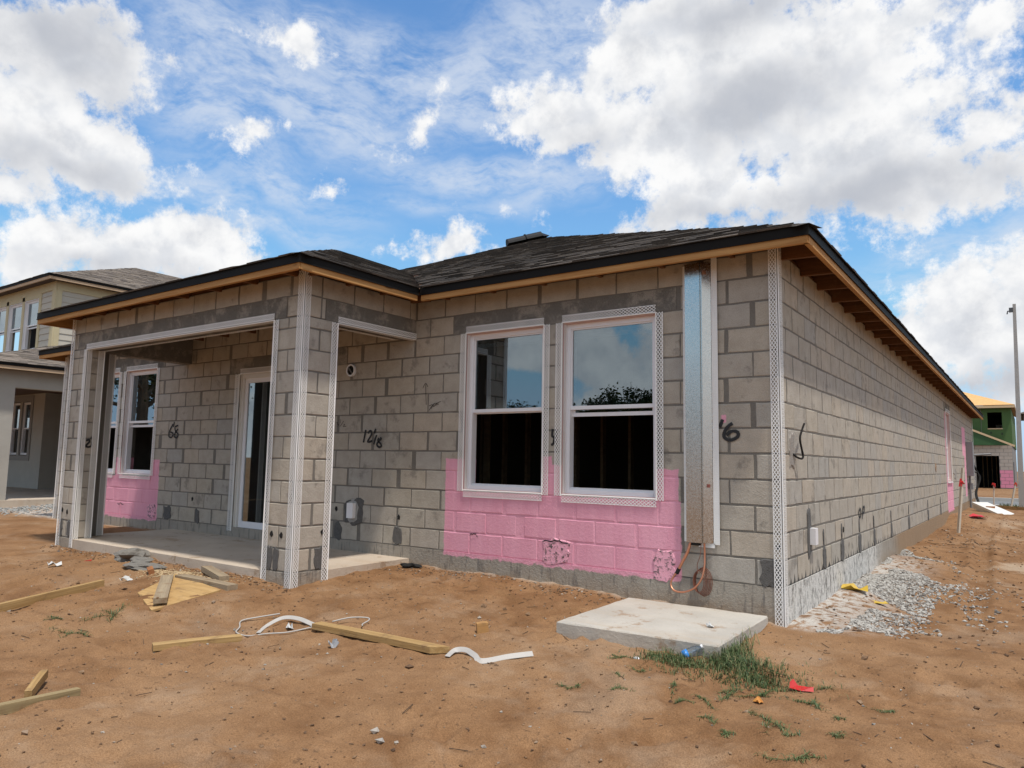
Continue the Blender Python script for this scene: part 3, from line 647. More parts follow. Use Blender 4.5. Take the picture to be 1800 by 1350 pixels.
# ---- corner beads of the house
XN, XP, YN, YP, ZP, ZN = (-1, 0, 0), (1, 0, 0), (0, -1, 0), (0, 1, 0), (0, 0, 1), (0, 0, -1)
corner_bead((0, 0, -0.30), (0, 0, 2.66), [(XN, YN), (YP, XP)], width=0.064, label='long white perforated bead on the near right corner of the house')
corner_bead((PX0, PY, -0.245), (PX0, PY, 2.66), [(XN, YN), (YP, XP)], width=0.066)
corner_bead((PX0, PY+2*M8, -0.225), (PX0, PY+2*M8, 2.225), [(YN, XP)], width=0.075)
corner_bead((PX0-2*M8, PY, -0.215), (PX0-2*M8, PY, 2.225), [(XP, YN)], width=0.072)
corner_bead((PX1, PY, -0.24), (PX1, PY, 2.64), [(XP, YN)], width=0.085)
corner_bead((-8.026, PY, -0.22), (-8.026, PY, 2.225), [(XN, YN), (YP, XP)], width=0.05)
corner_bead((-8.026, PY+M8, -0.115), (-8.026, PY+M8, 2.225), [(YN, XP)], width=0.075)
corner_bead((-8.23, PY+0.44, -0.115), (-8.23, PY+0.44, 2.225), [(YN, XP)], width=0.08)
corner_bead((-8.026, PY, 2.234), (PX0-2*M8, PY, 2.234), [(ZP, YN), (YP, ZN)], width=0.055)
mb = MB(); bead_flange(mb, (-8.026, PY+0.2, 2.234), (PX0-2*M8, PY+0.2, 2.234), YN, ZN, width=0.05); mb.build('corner_bead', BEAD, HOUSE)
corner_bead((PX0, PY+2*M8, 2.234), (PX0, -0.01, 2.234), [(ZP, XP), (XN, ZN)], width=0.055)
mb = MB(); bead_flange(mb, (PX0-0.2, PY+2*M8, 2.234), (PX0-0.2, -0.15, 2.234), XP, ZN, width=0.05); mb.build('corner_bead', BEAD, HOUSE)
corner_bead((-12.192, 0, -0.21), (-12.192, 0, 2.6), [(XP, YN)], width=0.11)
corner_bead((0, 22.6, -0.3), (0, 22.6, 2.62), [(YN, XP)], width=0.08)

# ---- roof
SL, EZ, OV = 0.417, 2.70, 0.32
WEST = -12.53; XE = OV; HALF = (XE-WEST)/2; NY = 22.6+OV
nrm_s = math.hypot(1, SL)
ex, wx, sy = PX0+OV, PX1-OV, PY-OV; PH = (ex-wx)/2; RX = (ex+wx)/2; RZ = EZ+SL*PH
def dz(p, d): return (p[0], p[1], p[2]-d)
rz = EZ+SL*HALF; A, B, C, D = (XE, -OV, EZ), (WEST, -OV, EZ), (WEST, NY, EZ), (XE, NY, EZ); R0, R1 = ((XE+WEST)/2, -OV+HALF, rz), ((XE+WEST)/2, NY-HALF, rz)
mb = MB()
for f in ((B, A, R0), (A, D, R1, R0), (D, C, R1), (C, B, R0, R1)): mb.poly([dz(p, 0.012) for p in f])
pa, pb, pk, pe = (ex, sy, EZ), (wx, sy, EZ), (RX, sy+PH, RZ), (RX, -OV+PH+0.3, RZ)
for f in ((pb, pa, pk), (pa, (ex, -OV+0.02, EZ), pe, pk), ((wx, -OV+0.02, EZ), pb, pk, pe)): mb.poly([dz(p, 0.012) for p in f])
mb.build('roof_deck', DECK, HOUSE)
SH = []
def lay(o, u, w, length, rows, ext, skip=None, seed=1, exp=0.142):
    r = random.Random(seed); o, u, w = Vector(o), Vector(u), Vector(w).normalized(); N = u.cross(w).normalized()
    if N.z < 0: N = -N
    for j in range(rows):
        s = j*exp; a, b = ext(s); x = a - r.uniform(0, 0.2)
        while x < b:
            wd = r.choice((0.14, 0.18, 0.22, 0.26, 0.30, 0.33)); x0, x1 = max(x, a), min(x+wd, b); x += wd
            if x1-x0 < 0.03: continue
            th = r.choice((0.005, 0.006, 0.012, 0.013)); lo = s-0.02+r.uniform(-0.003, 0.003)
            P = lambda uu, ss, hh: o+u*uu+w*ss+N*hh
            if skip and skip(P((x0+x1)/2, s, 0)): continue
            a2, b2 = ext(s+exp); y0, y1 = max(x0, a2), min(x1, b2)
            if y1-y0 < 0.01: continue
            q = [P(x0, lo, 0.001), P(x1, lo, 0.001), P(x1, lo, th+0.004), P(x0, lo, th+0.004), P(y0, s+exp, 0.001+0.3*th), P(y1, s+exp, 0.001+0.3*th)]
            SH.append((q, P((x0+x1)/2, s, 0), N, (x1-x0)*exp, r.random()))
def in_patio(p): return abs(p.x-RX) < PH-(p.y+OV)-0.0 and p.y > -OV-0.1
lay(A, XN, (0, 1, SL), 0, 49, lambda s: (s/nrm_s, (XE-WEST)-s/nrm_s), in_patio, 1)
lay((ex, sy, EZ), XN, (0, 1, SL), 0, 20, lambda s: (s/nrm_s, 2*PH-s/nrm_s), None, 2)
lay((ex, sy, EZ), YP, (-1, 0, SL), 0, 20, lambda s: (s/nrm_s, (-OV-sy)+s/nrm_s), None, 3)
lay((XE, -OV, EZ), YP, (-1, 0, SL), 0, 6, lambda s: (s/nrm_s, 22.9), None, 4)
def cap(p, d, n, seed, wdt=0.11):
    r = random.Random(seed); p, d = Vector(p), Vector(d); L = d.length; d.normalize(); side = d.cross(Vector((0, 0, 1))).normalized(); k = 0
    lef = side*wdt
    while k*0.14 < L:
        a = p+d*(k*0.14-0.01); b = p+d*(k*0.14+0.17); up = Vector((0, 0, 0.004)); dn = Vector((0, 0, -wdt*n))
        q = [a+up*1.3, a-lef+dn+up*1.3, b-lef+dn+up*0.6, b+up*0.6]; q2 = [a+up*1.3, b+up*0.6, b+lef+dn+up*0.6, a+lef+dn+up*1.3]
        SH.append((q, a, Vector((0, -0.4, 0.9)), 0.02, r.random())); SH.append((q2, a, Vector((0, -0.4, 0.9)), 0.02, r.random())); k += 1
cap(A, Vector(R0)-Vector(A), 0.30, 5); cap(B, Vector(R0)-Vector(B), 0.30, 6); cap((ex, sy, EZ), Vector(pk)-Vector((ex, sy, EZ)), 0.30, 7); cap(pk, Vector(pe)-Vector(pk), 0.42, 8)
SH.sort(key=lambda q: -(q[3]*max(0.0, -(q[2].dot(q[1]-CAMP)))/((q[1]-CAMP).length**3) if (q[1]-CAMP).dot(CAMF) > 0.8*(q[1]-CAMP).length else 0))
smb = MB()
def shingle_faces(mb, q):
    if len(q) == 4: mb.poly(q)
    else:
        mb.poly([q[3], q[2], q[5], q[4]]); mb.poly([q[0], q[1], q[2], q[3]]); mb.poly([q[0], q[3], q[4]]); mb.poly([q[1], q[5], q[2]])
for i, (q, c, N, a, t) in enumerate(SH):
    if i < 240:
        m1 = MB(); shingle_faces(m1, [p-c for p in q]); o = m1.build('shingle', SHINGLE, HOUSE); o.location = c
    else:
        smb.tint = t; shingle_faces(smb, q)
tag(smb.build('shingles', SHINGLE, HOUSE), kind='stuff')
# fascia boards, drip edge, truss tails
def eave(name_lbl, p, q, out, matw):
    p, q, out = Vector(p), Vector(q), Vector(out); d = (q-p).normalized()
    mb = MB(); c = (p+q)/2; L = (q-p).length/2
    mb.obox(c-out*0.006+Vector((0, 0, 2.662)), d*L, out*0.006, Vector((0, 0, 0.044))); mb.obox(c+out*0.002+Vector((0, 0, 2.621)), d*L, out*0.004, Vector((0, 0, 0.004)))
    mb.build('drip_edge', DRIP, HOUSE)
    mb = MB(); mb.obox(c-out*0.026+Vector((0, 0, 2.627)), d*(L-0.012), out*0.0185, Vector((0, 0, 0.065))); mb.build('fascia_board', matw, HOUSE)
eave('', (ex+0.012, -OV, 0), (XE, -OV, 0), YN, FASC_X); eave('', (wx, sy, 0), (ex, sy, 0), YN, FASC_X); eave('', (ex, sy+0.012, 0), (ex, -OV-0.001, 0), XP, FASC_Y)
eave('', (WEST, -OV, 0), (wx-0.012, -OV, 0), YN, FASC_X); eave('', (XE, -OV+0.013, 0), (XE, NY, 0), XP, FASC_Y); eave('', (WEST, -OV+0.013, 0), (WEST, 6, 0), XN, FASC_Y); eave('', (wx, sy+0.012, 0), (wx, -OV, 0), XN, FASC_Y)
def tail(p, out, lo=0.0):
    p, out = Vector(p), Vector(out); a = p - out*0.15; b = p + out*0.272; mb = MB(); s = out.cross(Vector(ZP))*0.019
    prof = [(a, 2.643), (p+out*0.002, 2.643), (p+out*0.004, 2.575+lo), (b, 2.566+lo), (b, 2.655), (a, 2.655+0.42*0.42)]
    L = [Vector((v.x, v.y, z))+s for v, z in prof]; R = [Vector((v.x, v.y, z))-s for v, z in prof]
    mb.poly(L); mb.poly(R[::-1])
    for k in range(6): mb.poly([L[k], R[k], R[(k+1) % 6], L[(k+1) % 6]])
    mb.build('truss_tail', TRUSS, HOUSE)
for k in range(37): tail((0, 0.12+0.61*k, 0), XP)
for k in range(6): tail((-0.35-0.61*k, 0, 0), YN, 0.04)
for k in range(4): tail((PX0, PY+0.05+0.46*k, 0), XP, 0.04)
for k in range(8): tail((PX0-0.12-0.61*k, PY, 0), YN, 0.04)
for k in range(6): tail((-8.9-0.61*k, 0, 0), YN, 0.04)
mb = MB(); mb.box(-12.19, -0.2, 0.02, 0.18, 2.643, 2.68); mb.box(-0.18, -0.02, 0.2, 22.6, 2.643, 2.68); mb.box(PX1+0.02, PX0-0.02, PY+0.02, PY+0.18, 2.643, 2.68); mb.build('top_plate', TRUSS, HOUSE)
# roof vent on the hip
vt = Vector(B)+(Vector(R0)-Vector(B))*(5.86/HALF); ve = Vector(B)+(Vector(R0)-Vector(B))*(6.46/HALF); dv = (ve-vt)
ventm = simple('black_vent', (0.020, 0.020, 0.022), 0.6, 0, 0.2, 6, spec=0.2)
mb = MB(); dn = dv.normalized(); sd2 = dn.cross(Vector(ZP)).normalized(); upn = sd2.cross(dn)
if upn.z < 0: upn = -upn
def half(a, b, r):
    n = 8; ring = []
    for p in (a, b): ring.append([p + sd2*(r*1.25*math.cos(math.pi*j/n)) + upn*(r*math.sin(math.pi*j/n)+0.02) for j in range(n+1)])
    for j in range(n): mb.poly([ring[0][j], ring[1][j], ring[1][j+1], ring[0][j+1]])
    mb.poly(ring[0][::-1]); mb.poly(ring[1])
half(vt, vt+dv*0.42, 0.12); half(vt+dv*0.44, vt+dv*0.80, 0.125); half(vt+dv*0.42, vt+dv*0.44, 0.14)
e0 = vt+dv*0.80; mb.poly([e0+sd2*0.19, e0+upn*0.14, ve+upn*0.03]); mb.poly([e0-sd2*0.19, ve+upn*0.03, e0+upn*0.14])
mb.build('roof_vent', ventm, HOUSE)

# ---- line-set cover, pipes, boxes, patches, marks
GALV = None
m, h, b = new_mat('galvanised_steel'); p = geo_pos(h)
n1 = h.noise(p, 70, 3, 0.7); n2 = h.noise(p, 3.0, 4, 0.6)
h.put(b.inputs['Base Color'], h.mix(h.rng(n1, 0.3, 0.7), (0.47, 0.455, 0.43, 1), (0.63, 0.61, 0.575, 1))); b.inputs['Metallic'].default_value = 1.0
h.put(b.inputs['Roughness'], h.rng(h.m('ADD', n1, h.m('MULTIPLY', n2, 0.5)), 0.5, 1.0, 0.16, 0.30)); bump(h, b, n1, 0.0003); GALV = m
lc = link('line_set_cover', None, HOUSE)
tag(lc, 'tall galvanised metal line-set cover on the rear wall')
mb = MB(); x0, x1, x2, x3, zb, zt = -0.742, -0.612, -0.600, -0.535, 0.295, 2.60
def prof(pts, z0, z1):
    for (ax, ay), (bx, by) in zip(pts[:-1], pts[1:]): mb.poly([(ax, ay, z0), (bx, by, z0), (bx, by, z1), (ax, ay, z1)])
prof([(x0, -0.004), (x0, -0.07), (x1, -0.07), (x1+0.003, -0.058), (x2, -0.058), (x2+0.004, -0.066), (x3, -0.012), (x3, -0.004)], zb, zt)
mb.build('metal_box', GALV, lc)
mb = MB(); bead_flange(mb, (x0-0.003, 0, zb), (x0-0.003, 0, zt), XN, YN, width=0.036, rows=3, cell=0.013); bead_flange(mb, (x3+0.002, 0, zb-0.01), (x3+0.002, 0, zt+0.04), XP, YN, width=0.05, rows=4, cell=0.014)
bead_flange(mb, (-0.66, 0, zb-0.002), (x3+0.01, 0, zb-0.002), ZN, YN, width=0.035, rows=3, cell=0.013); mb.build('perforated_flange', BEAD, lc)
MB().box(x0+0.02, x0+0.10, -0.06, -0.012, zb-0.022, zb+0.05).build('rubber_boot', DARK, lc)
MB().box(-0.588, -0.566, -0.075, -0.03, 2.50, 2.525).build('clip', simple('rust_clip', (0.30, 0.14, 0.08), 0.5, 0.5), lc)
MB().box(-0.572, -0.552, -0.05, -0.03, 0.74, 0.765).build('clip', simple('rust_clip2', (0.25, 0.07, 0.05), 0.6), lc)
COPPER = simple('copper', (0.62, 0.27, 0.16), 0.38, 0.8, 0.12, 15)
yo = -0.05
MB().tube(spline([(-0.715, yo, 0.30), (-0.735, yo-0.01, 0.22), (-0.785, yo-0.02, 0.12), (-0.815, yo-0.02, 0.06)]), 0.0125, 8).build('copper_pipe', COPPER, lc, True)
MB().tube(spline([(-0.815, yo-0.02, 0.06), (-0.855, yo-0.02, 0.01), (-0.875, yo-0.03, -0.05), (-0.84, yo-0.05, -0.095), (-0.76, yo-0.05, -0.10), (-0.67, yo-0.05, -0.06), (-0.615, yo-0.04, 0.01), (-0.595, yo-0.02, 0.10), (-0.597, yo, 0.20), (-0.600, yo, 0.31)]), 0.0075, 8).build('copper_pipe', COPPER, lc, True)
MB().tube([(-0.806, yo-0.02, 0.078), (-0.828, yo-0.02, 0.036)], 0.017, 8).build('tape_joint', DARK, lc)
mb = MB(); 
for k in range(7):
    a = 0.045+0.004*k; mb.tube(spline([(-0.655+0.006*k-a*math.sin(t), yo+0.01+0.004*k, 0.0-0.115*math.cos(t)*(0.75+0.04*k)-0.015) for t in np.linspace(0, 2*math.pi, 10)], 3), 0.0028, 4)
mb.tube(spline([(-0.625, yo, 0.30), (-0.63, yo-0.01, 0.20), (-0.66, yo, 0.12), (-0.655, yo, 0.05)]), 0.003, 4)
mb.build('wire_coil', simple('brown_wire', (0.20, 0.075, 0.045), 0.5), lc)
def disc(cx, cz, rx, rz_, y=-0.0045, seed=0, jag=0.18, n=18, rect=0.0):
    r = random.Random(seed); pts = []
    for k in range(n):
        t = 2*math.pi*k/n; c, s = math.cos(t), math.sin(t)
        q = max(abs(c), abs(s))**rect if rect else 1.0
        f = (1+r.uniform(-jag, jag))/q; pts.append((c*rx*f, s*rz_*f))
    return pts
def stamp(name, pts, cx, cz, mat, plane='rear', d=0.005, th=0.004, lab=None):
    """a thin irregular pat of material lying on a wall"""
    mb = MB()
    if plane == 'rear': P = lambda u, z, e: (cx+u, -e, cz+z)
    elif plane == 'patio': P = lambda u, z, e: (cx+u, PY-e, cz+z)
    elif plane == 'pier': P = lambda u, z, e: (PX0+e, cx+u, cz+z)
    else: P = lambda u, z, e: (e, cx+u, cz+z)
    F = [P(u*0.93, z*0.93, d+th) for u, z in pts]; Bk = [P(u, z, 0.0) for u, z in pts]; n = len(pts)
    if plane in ('rear', 'patio') : pass
    mb.poly(F)
    for k in range(n): mb.poly([Bk[k], Bk[(k+1) % n], F[(k+1) % n], F[k]])
    o = mb.build(name, mat, HOUSE)
    return tag(o, lab) if lab else o
for i, (x, z, w, hh) in enumerate(((-4.045, 0.105, 0.062, 0.098), (-0.09, 0.10, 0.085, 0.11), (-4.99, 0.09, 0.06, 0.10), (-8.62, 0.10, 0.095, 0.10), (-7.86, 0.09, 0.05, 0.10), (-11.6, 0.1, 0.06, 0.09))):
    stamp('mortar_patch', disc(0, 0, w, hh, seed=i, rect=0.7), x, z, PATCH)
for i, (x, z) in enumerate(((-4.215, 0.0), (-4.06, -0.005), (-8.355, 0.0), (-8.15, 0.0))):
    stamp('mortar_patch', disc(0, 0, 0.042, 0.105, seed=20+i, rect=0.8), x+0.04 if i == 0 else x-0.02 if i == 1 else x, z, PATCH, 'patio')
stamp('mortar_patch', disc(0, 0, 0.05, 0.105, seed=31, rect=0.8), PY+0.30, 0.0, PATCH, 'pier')
for i, (x, z, pl) in enumerate(((-4.03, 0.30, 'rear'), (-5.03, 0.34, 'rear'), (-0.03, 0.305, 'rear'), (-8.0, 0.32, 'rear'), (-4.16, 0.22, 'patio'), (-4.02, 0.215, 'patio'), (-8.35, 0.22, 'patio'), (-8.22, 0.20, 'patio'), (PY+0.34, 0.235, 'pier'), (2.17, 0.30, 'side'), (3.0, 0.25, 'side'))):
    stamp('anchor_hole', disc(0, 0, 0.020, 0.026, seed=50+i, jag=0.25), x, z, DARK, pl, 0.006, 0.001)
for i, (y, w) in enumerate(((1.33, 0.06), (2.1, 0.075), (3.0, 0.07), (3.9, 0.06), (5.2, 0.06), (6.9, 0.07), (9.4, 0.08), (11.6, 0.1))):
    stamp('mortar_patch', disc(0, 0, w, 0.105, seed=70+i, rect=0.7), y, 0.10, PATCH, 'side')
    stamp('mortar_patch', disc(0, 0, w*0.3, 0.07, seed=90+i), y-0.02, 0.29, PATCH, 'side')
stamp('mortar_patch', disc(0, 0, 0.07, 0.14, seed=101, rect=0.9), 0.30, 1.045, PATCH_L, 'side'); stamp('mortar_patch', disc(0, 0, 0.06, 0.20, seed=102, rect=0.9), 0.80, 0.36, PATCH, 'side')
stamp('mortar_patch', disc(0, 0, 0.10, 0.09, seed=103), 11.0, 0.95, simple('rust_stain', (0.26, 0.16, 0.09), 0.9, 0, 0.4, 30), 'side'); stamp('mortar_patch', disc(0, 0, 0.3, 0.13, seed=104, rect=0.8), 15.4, 0.82, PATCH_L, 'side')
m, h, b = new_mat('cracked_pink_render'); p = geo_pos(h); nn = h.noise(p, 26, 5, 0.75)
h.put(b.inputs['Base Color'], h.mix(h.rng(nn, 0.50, 0.60), PINK, (0.10, 0.085, 0.085, 1))); b.inputs['Roughness'].default_value = 0.95; bump(h, b, nn, 0.012); CRACK = m
for i, (x, z, w, hh) in enumerate(((-2.03, 0.10, 0.155, 0.115), (-0.96, 0.075, 0.10, 0.125), (-9.05, 0.09, 0.12, 0.11))):
    stamp('cracked_patch', disc(0, 0, w, hh, seed=120+i, rect=0.6), x, z, CRACK)
for i, (x, z, w) in enumerate(((-2.03, 0.205, 0.13), (-2.99, 0.20, 0.05), (-9.95, 0.17, 0.09))):
    rj = random.Random(i); mb = MB(); px = [x-w+2*w*k/9 for k in range(10)]; pzv = [z+rj.uniform(-0.012, 0.012)-0.02*abs(k-4.5)/4.5 for k in range(10)]
    for k in range(9): mb.poly([(px[k], -0.0105, pzv[k]-0.005), (px[k+1], -0.0105, pzv[k+1]-0.005), (px[k+1], -0.0105, pzv[k+1]+0.006), (px[k], -0.0105, pzv[k]+0.006)])
    mb.build('crack', DARK, HOUSE)
# electric boxes and vent ring
MB().box(-4.80, -4.70, -0.055, 0.01, 0.25, 0.42).build('outlet_box', VINYL, HOUSE); stamp('mortar_patch', disc(0, 0, 0.15, 0.15, seed=130, rect=0.9), -4.73, 0.32, PATCH)
stamp('mortar_patch', disc(0, 0, 0.085, 0.13, seed=131, rect=0.9), -4.74, 0.325, simple('pale_mortar', (0.36, 0.35, 0.33), 0.95, 0, 0.25, 40, 0.006), d=0.008)
MB().box(-0.01, 0.055, 0.80, 0.89, 0.262, 0.40).build('outlet_box', VINYL, HOUSE)
mb = MB(); n = 20
for k in range(n):
    t0, t1 = 2*math.pi*k/n, 2*math.pi*(k+1)/n; P = lambda t, r, y: (-4.86+math.cos(t)*r, y, 1.945+math.sin(t)*r)
    mb.poly([P(t0, 0.056, -0.03), P(t1, 0.056, -0.03), P(t1, 0.072, -0.03), P(t0, 0.072, -0.03)][::-1]); mb.poly([P(t0, 0.072, -0.03), P(t1, 0.072, -0.03), P(t1, 0.072, 0.0), P(t0, 0.072, 0.0)])
vr = mb.build('vent_ring', VINYL, HOUSE); mb = MB(); mb.poly([(-4.86+math.cos(2*math.pi*k/n)*0.057, -0.012, 1.945+math.sin(2*math.pi*k/n)*0.057) for k in range(n)]); mb.build('vent_hole', DARK, vr)
MB().tube([(-4.90, -0.02, 1.98), (-4.83, -0.022, 1.90)], 0.008, 5).build('vent_flap', simple('grey_flap', (0.2, 0.2, 0.2)), vr)
# dangling black cable on the long wall
MB().tube(spline([(0.01, 0.315, 1.02), (0.03, 0.36, 0.995), (0.05, 0.42, 0.985), (0.055, 0.445, 1.01), (0.05, 0.415, 1.08), (0.045, 0.40, 1.15), (0.05, 0.45, 1.22), (0.06, 0.49, 1.275)]), 0.0085, 6).build('cable_stub', DARK, HOUSE, True)
# meter panel and conduits near the far end
PANEL = simple('grey_panel', (0.17, 0.17, 0.175), 0.5, 0, 0.1, 5)
pnl = MB().box(0.002, 0.17, 19.35, 19.85, 0.73, 1.72).build('meter_panel', PANEL, HOUSE)
MB().box(0.002, 0.12, 19.5, 19.9, 0.34, 0.52).build('junction_box', PANEL, pnl); MB().tube([(0.06, 19.5, 0.73), (0.06, 19.5, -0.2)], 0.03, 6).build('conduit', PANEL, pnl)
for k, (y, d) in enumerate(((19.9, 0.5), (20.3, 0.8), (20.6, 0.4))): MB().tube(spline([(0.05, y, 1.3-0.2*k), (0.25, y+0.3, 0.7), (0.15, y+0.1, 0.2), (0.30, 19.6+0.2*k, -0.22)]), 0.018, 5).build('cable', DARK, pnl, True)
MB().tube([(0.0, 20.6, 1.35), (0.55, 20.9, 1.40)], 0.03, 6).build('conduit', PANEL, pnl)
# sprayed numbers and pen notes
def ribbon(name, strokes, width, mat, plane='rear', d=0.0062):
    mb = MB(); across = []; ks = 0
    for pts in strokes:
        d2 = d+0.0005*ks; ks += 1
        Q = spline([(p[0], 0, p[1]) for p in pts], 5) if len(pts) > 2 else [Vector((p[0], 0, p[1])) for p in pts]
        prev = None
        for k in range(len(Q)):
            t = (Q[min(k+1, len(Q)-1)]-Q[max(k-1, 0)]).normalized(); s = Vector((-t.z, 0, t.x))
            row = [Q[k]+s*width*j/2 for j in (-1, 0, 1)]
            if plane == 'rear': row = [(r.x, -d2, r.z) for r in row]
            elif plane == 'side': row = [(d2, r.x, r.z) for r in row]
            else: row = [(-8.026+d2, r.x, r.z) for r in row]
            i = len(mb.v); mb.v += row; across += [1.0, 0.0, 1.0]
            if prev is not None:
                mb.f += [(prev, prev+1, i+1, i), (prev+1, prev+2, i+2, i+1)]; mb.t += [0, 0]
            prev = i
    o = mb.build(name, mat, HOUSE); a = o.data.attributes.new('across', 'FLOAT', 'POINT'); a.data.foreach_set('value', across); return o
tag(ribbon('spray_mark', [[(-0.452,1.289),(-0.464,1.259),(-0.478,1.228)],[(-0.372,1.257),(-0.409,1.231),(-0.437,1.189),(-0.442,1.151),(-0.419,1.129),(-0.38,1.125),(-0.343,1.141),(-0.326,1.165),(-0.337,1.189),(-0.37,1.195),(-0.402,1.181),(-0.422,1.161)]], 0.034, SPRAY), 'black sprayed figure 6 beside the metal cover')
tag(ribbon('spray_mark', [[(-4.588,1.249),(-4.603,1.177),(-4.619,1.105)],[(-4.554,1.211),(-4.517,1.236),(-4.495,1.222),(-4.503,1.179),(-4.539,1.134),(-4.548,1.116),(-4.515,1.113),(-4.477,1.125)],[(-4.428,1.258),(-4.451,1.206)],[(-4.41,1.189),(-4.432,1.134),(-4.448,1.083)],[(-4.371,1.157),(-4.387,1.125),(-4.348,1.097),(-4.327,1.065),(-4.368,1.054),(-4.4,1.083),(-4.372,1.123),(-4.336,1.144),(-4.351,1.16)]], 0.030, SPRAY), 'black sprayed number on the wall left of the windows')
tag(ribbon('spray_mark', [[(-8.617,1.374),(-8.695,1.28),(-8.71,1.199),(-8.632,1.183),(-8.6,1.236),(-8.675,1.259)],[(-8.583,1.406),(-8.604,1.332)],[(-8.473,1.353),(-8.553,1.332),(-8.542,1.276),(-8.47,1.228),(-8.489,1.178),(-8.562,1.194),(-8.539,1.251),(-8.471,1.303)]], 0.030, SPRAY), 'black sprayed number on the wall under the patio roof')
ribbon('spray_mark', [[(-2.077,1.23),(-2.083,1.167),(-2.062,1.152),(-2.067,1.097),(-2.093,1.079)],[(-2.042,1.23),(-2.053,1.087)]], 0.030, SPRAY)
ribbon('spray_mark', [[(-1.461,1.083),(-1.428,1.096),(-1.42,1.07),(-1.456,1.022),(-1.429,1.005),(-1.396,1.016)],[(-1.396,1.137),(-1.4,1.101)],[(-1.391,1.071),(-1.391,1.012)]], 0.030, SPRAY, 'pier')
ribbon('spray_mark', [[(3.067,0.475),(2.98,0.437),(3.003,0.387),(3.067,0.382),(3.109,0.431),(3.066,0.473)],[(3.216,0.479),(3.172,0.35)],[(3.216,0.477),(3.313,0.478),(3.287,0.429),(3.194,0.412)]], 0.035, SPRAY, 'side')
ribbon('pen_mark', [[(-3.677,1.506),(-3.687,1.612),(-3.695,1.728)],[(-3.734,1.686),(-3.713,1.722),(-3.692,1.739),(-3.663,1.7)],[(-3.637,1.494),(-3.587,1.506),(-3.613,1.474),(-3.635,1.445)],[(-3.57,1.516),(-3.607,1.461)],[(-3.57,1.511),(-3.552,1.52),(-3.555,1.493),(-3.574,1.487),(-3.57,1.511)],[(-3.535,1.526),(-3.54,1.492)],[(-3.472,1.537),(-3.538,1.512),(-3.499,1.508)]], 0.009, PEN)
ribbon('pen_mark', [[(-5.089,1.338),(-5.059,1.336),(-5.077,1.319),(-5.044,1.313),(-5.073,1.293)],[(-5.015,1.374),(-5.022,1.33)],[(-4.962,1.356),(-5.023,1.291)],[(-4.959,1.317),(-4.94,1.312),(-4.966,1.292),(-4.913,1.294)]], 0.008, PEN)


# ------------------------------------------------------------------ ground sheet
def axis(lo, hi, step, far, mid=None):
    a = list(np.arange(lo, hi, step)); s = step; x = a[-1]
    for stop, st in (mid or []):
        while x < stop: x += st; a.append(x)
        s = st
    while x < far: s *= 1.16; x += s; a.append(x)
    s = step; x = lo; pre = []
    while x > -far: s *= 1.16; x -= s; pre.append(x)
    return np.array(pre[::-1]+a)
gx = axis(-8.6, 2.6, 0.027, 800); gy = axis(-5.0, 0.35, 0.027, 800, [(8, 0.06), (26, 0.22)])
X, Y = np.meshgrid(gx, gy); Z = gz(X, Y)
near = np.clip(1.3-np.hypot(X-1.5, Y+5.8)/28, 0, 1)
rel = 1.05*(0.034*(vnoise(X/0.9+50, Y/0.9+50, 1)-.5)+0.026*(vnoise(X/0.32+90, Y/0.32+70, 2)-.5)+0.017*(vnoise(X/0.11+200, Y/0.11+140, 3)-.5)+0.010*(vnoise(X/0.05+400, Y/0.05+500, 4)-.5))
ridg = 1-np.abs(2*vnoise(X/0.22+30+0.3*Y, Y/0.16+60, 7)-1)
rel += 0.012*ridg*vnoise(X/1.4+9, Y/1.4+9, 8)
fr = np.random.default_rng(8)
for _ in range(400):                                   # scuffs and footprints
    fx, fy = fr.uniform(-8, 2.5), fr.uniform(-5, -0.3); a = fr.uniform(0, 3.14); L, W = fr.uniform(0.08, 0.16), fr.uniform(0.04, 0.07); dp = fr.uniform(0.008, 0.03)
    i0, i1 = np.searchsorted(gx, (fx-0.5, fx+0.5)); j0, j1 = np.searchsorted(gy, (fy-0.5, fy+0.5)); sx, sy2 = X[j0:j1, i0:i1]-fx, Y[j0:j1, i0:i1]-fy
    u = (sx*math.cos(a)+sy2*math.sin(a))/L; v = (-sx*math.sin(a)+sy2*math.cos(a))/W; q = u*u+v*v
    rel[j0:j1, i0:i1] += -dp*np.exp(-q)+dp*0.5*np.exp(-(np.sqrt(q)-1.6)**2*4)
for cx0, amp in ((0.95, 0.035), (1.95, 0.03), (-2.9, 0.012), (-4.3, 0.012)):         # wheel ruts
    ctr = cx0+0.12*np.sin(Y*0.35+cx0) if cx0 > 0 else None
    dist = (X-ctr) if cx0 > 0 else (Y-cx0-0.08*X-0.1*np.sin(X*0.9))
    lug = 1+0.35*np.sign(np.sin((Y if cx0 > 0 else X)*38+dist*25))
    rut = -amp*np.exp(-(dist/0.10)**4)*lug+amp*0.6*np.exp(-((np.abs(dist)-0.15)/0.05)**2)
    rel += rut*(np.clip((Y-1.5)/2, 0, 1) if cx0 > 0 else np.clip((X+8)/2, 0, 1)*np.clip((2-X)/2, 0, 1))
mound = 0.10*np.exp(-(((X-0.62)/0.32)**2+((Y-4.0)/0.8)**2))+0.03*np.exp(-(((X-0.18)/0.2)**2+((Y-6.6)/1.2)**2))
Z = Z+rel*near+mound
padu = (X > -1.2) & (X < -0.12) & (Y > -1.2) & (Y < -0.13)
Z = Z-0.12*padu
under = ((X > -12.1) & (X < -0.08) & (Y > 0.08) & (Y < 22.5)) | ((X > PX1+0.05) & (X < PX0-0.05) & (Y > PY+0.05) & (Y < 0.2))
Z = Z-0.3*under
gv = np.stack([X.ravel(), Y.ravel(), Z.ravel()], 1); ny, nx = X.shape
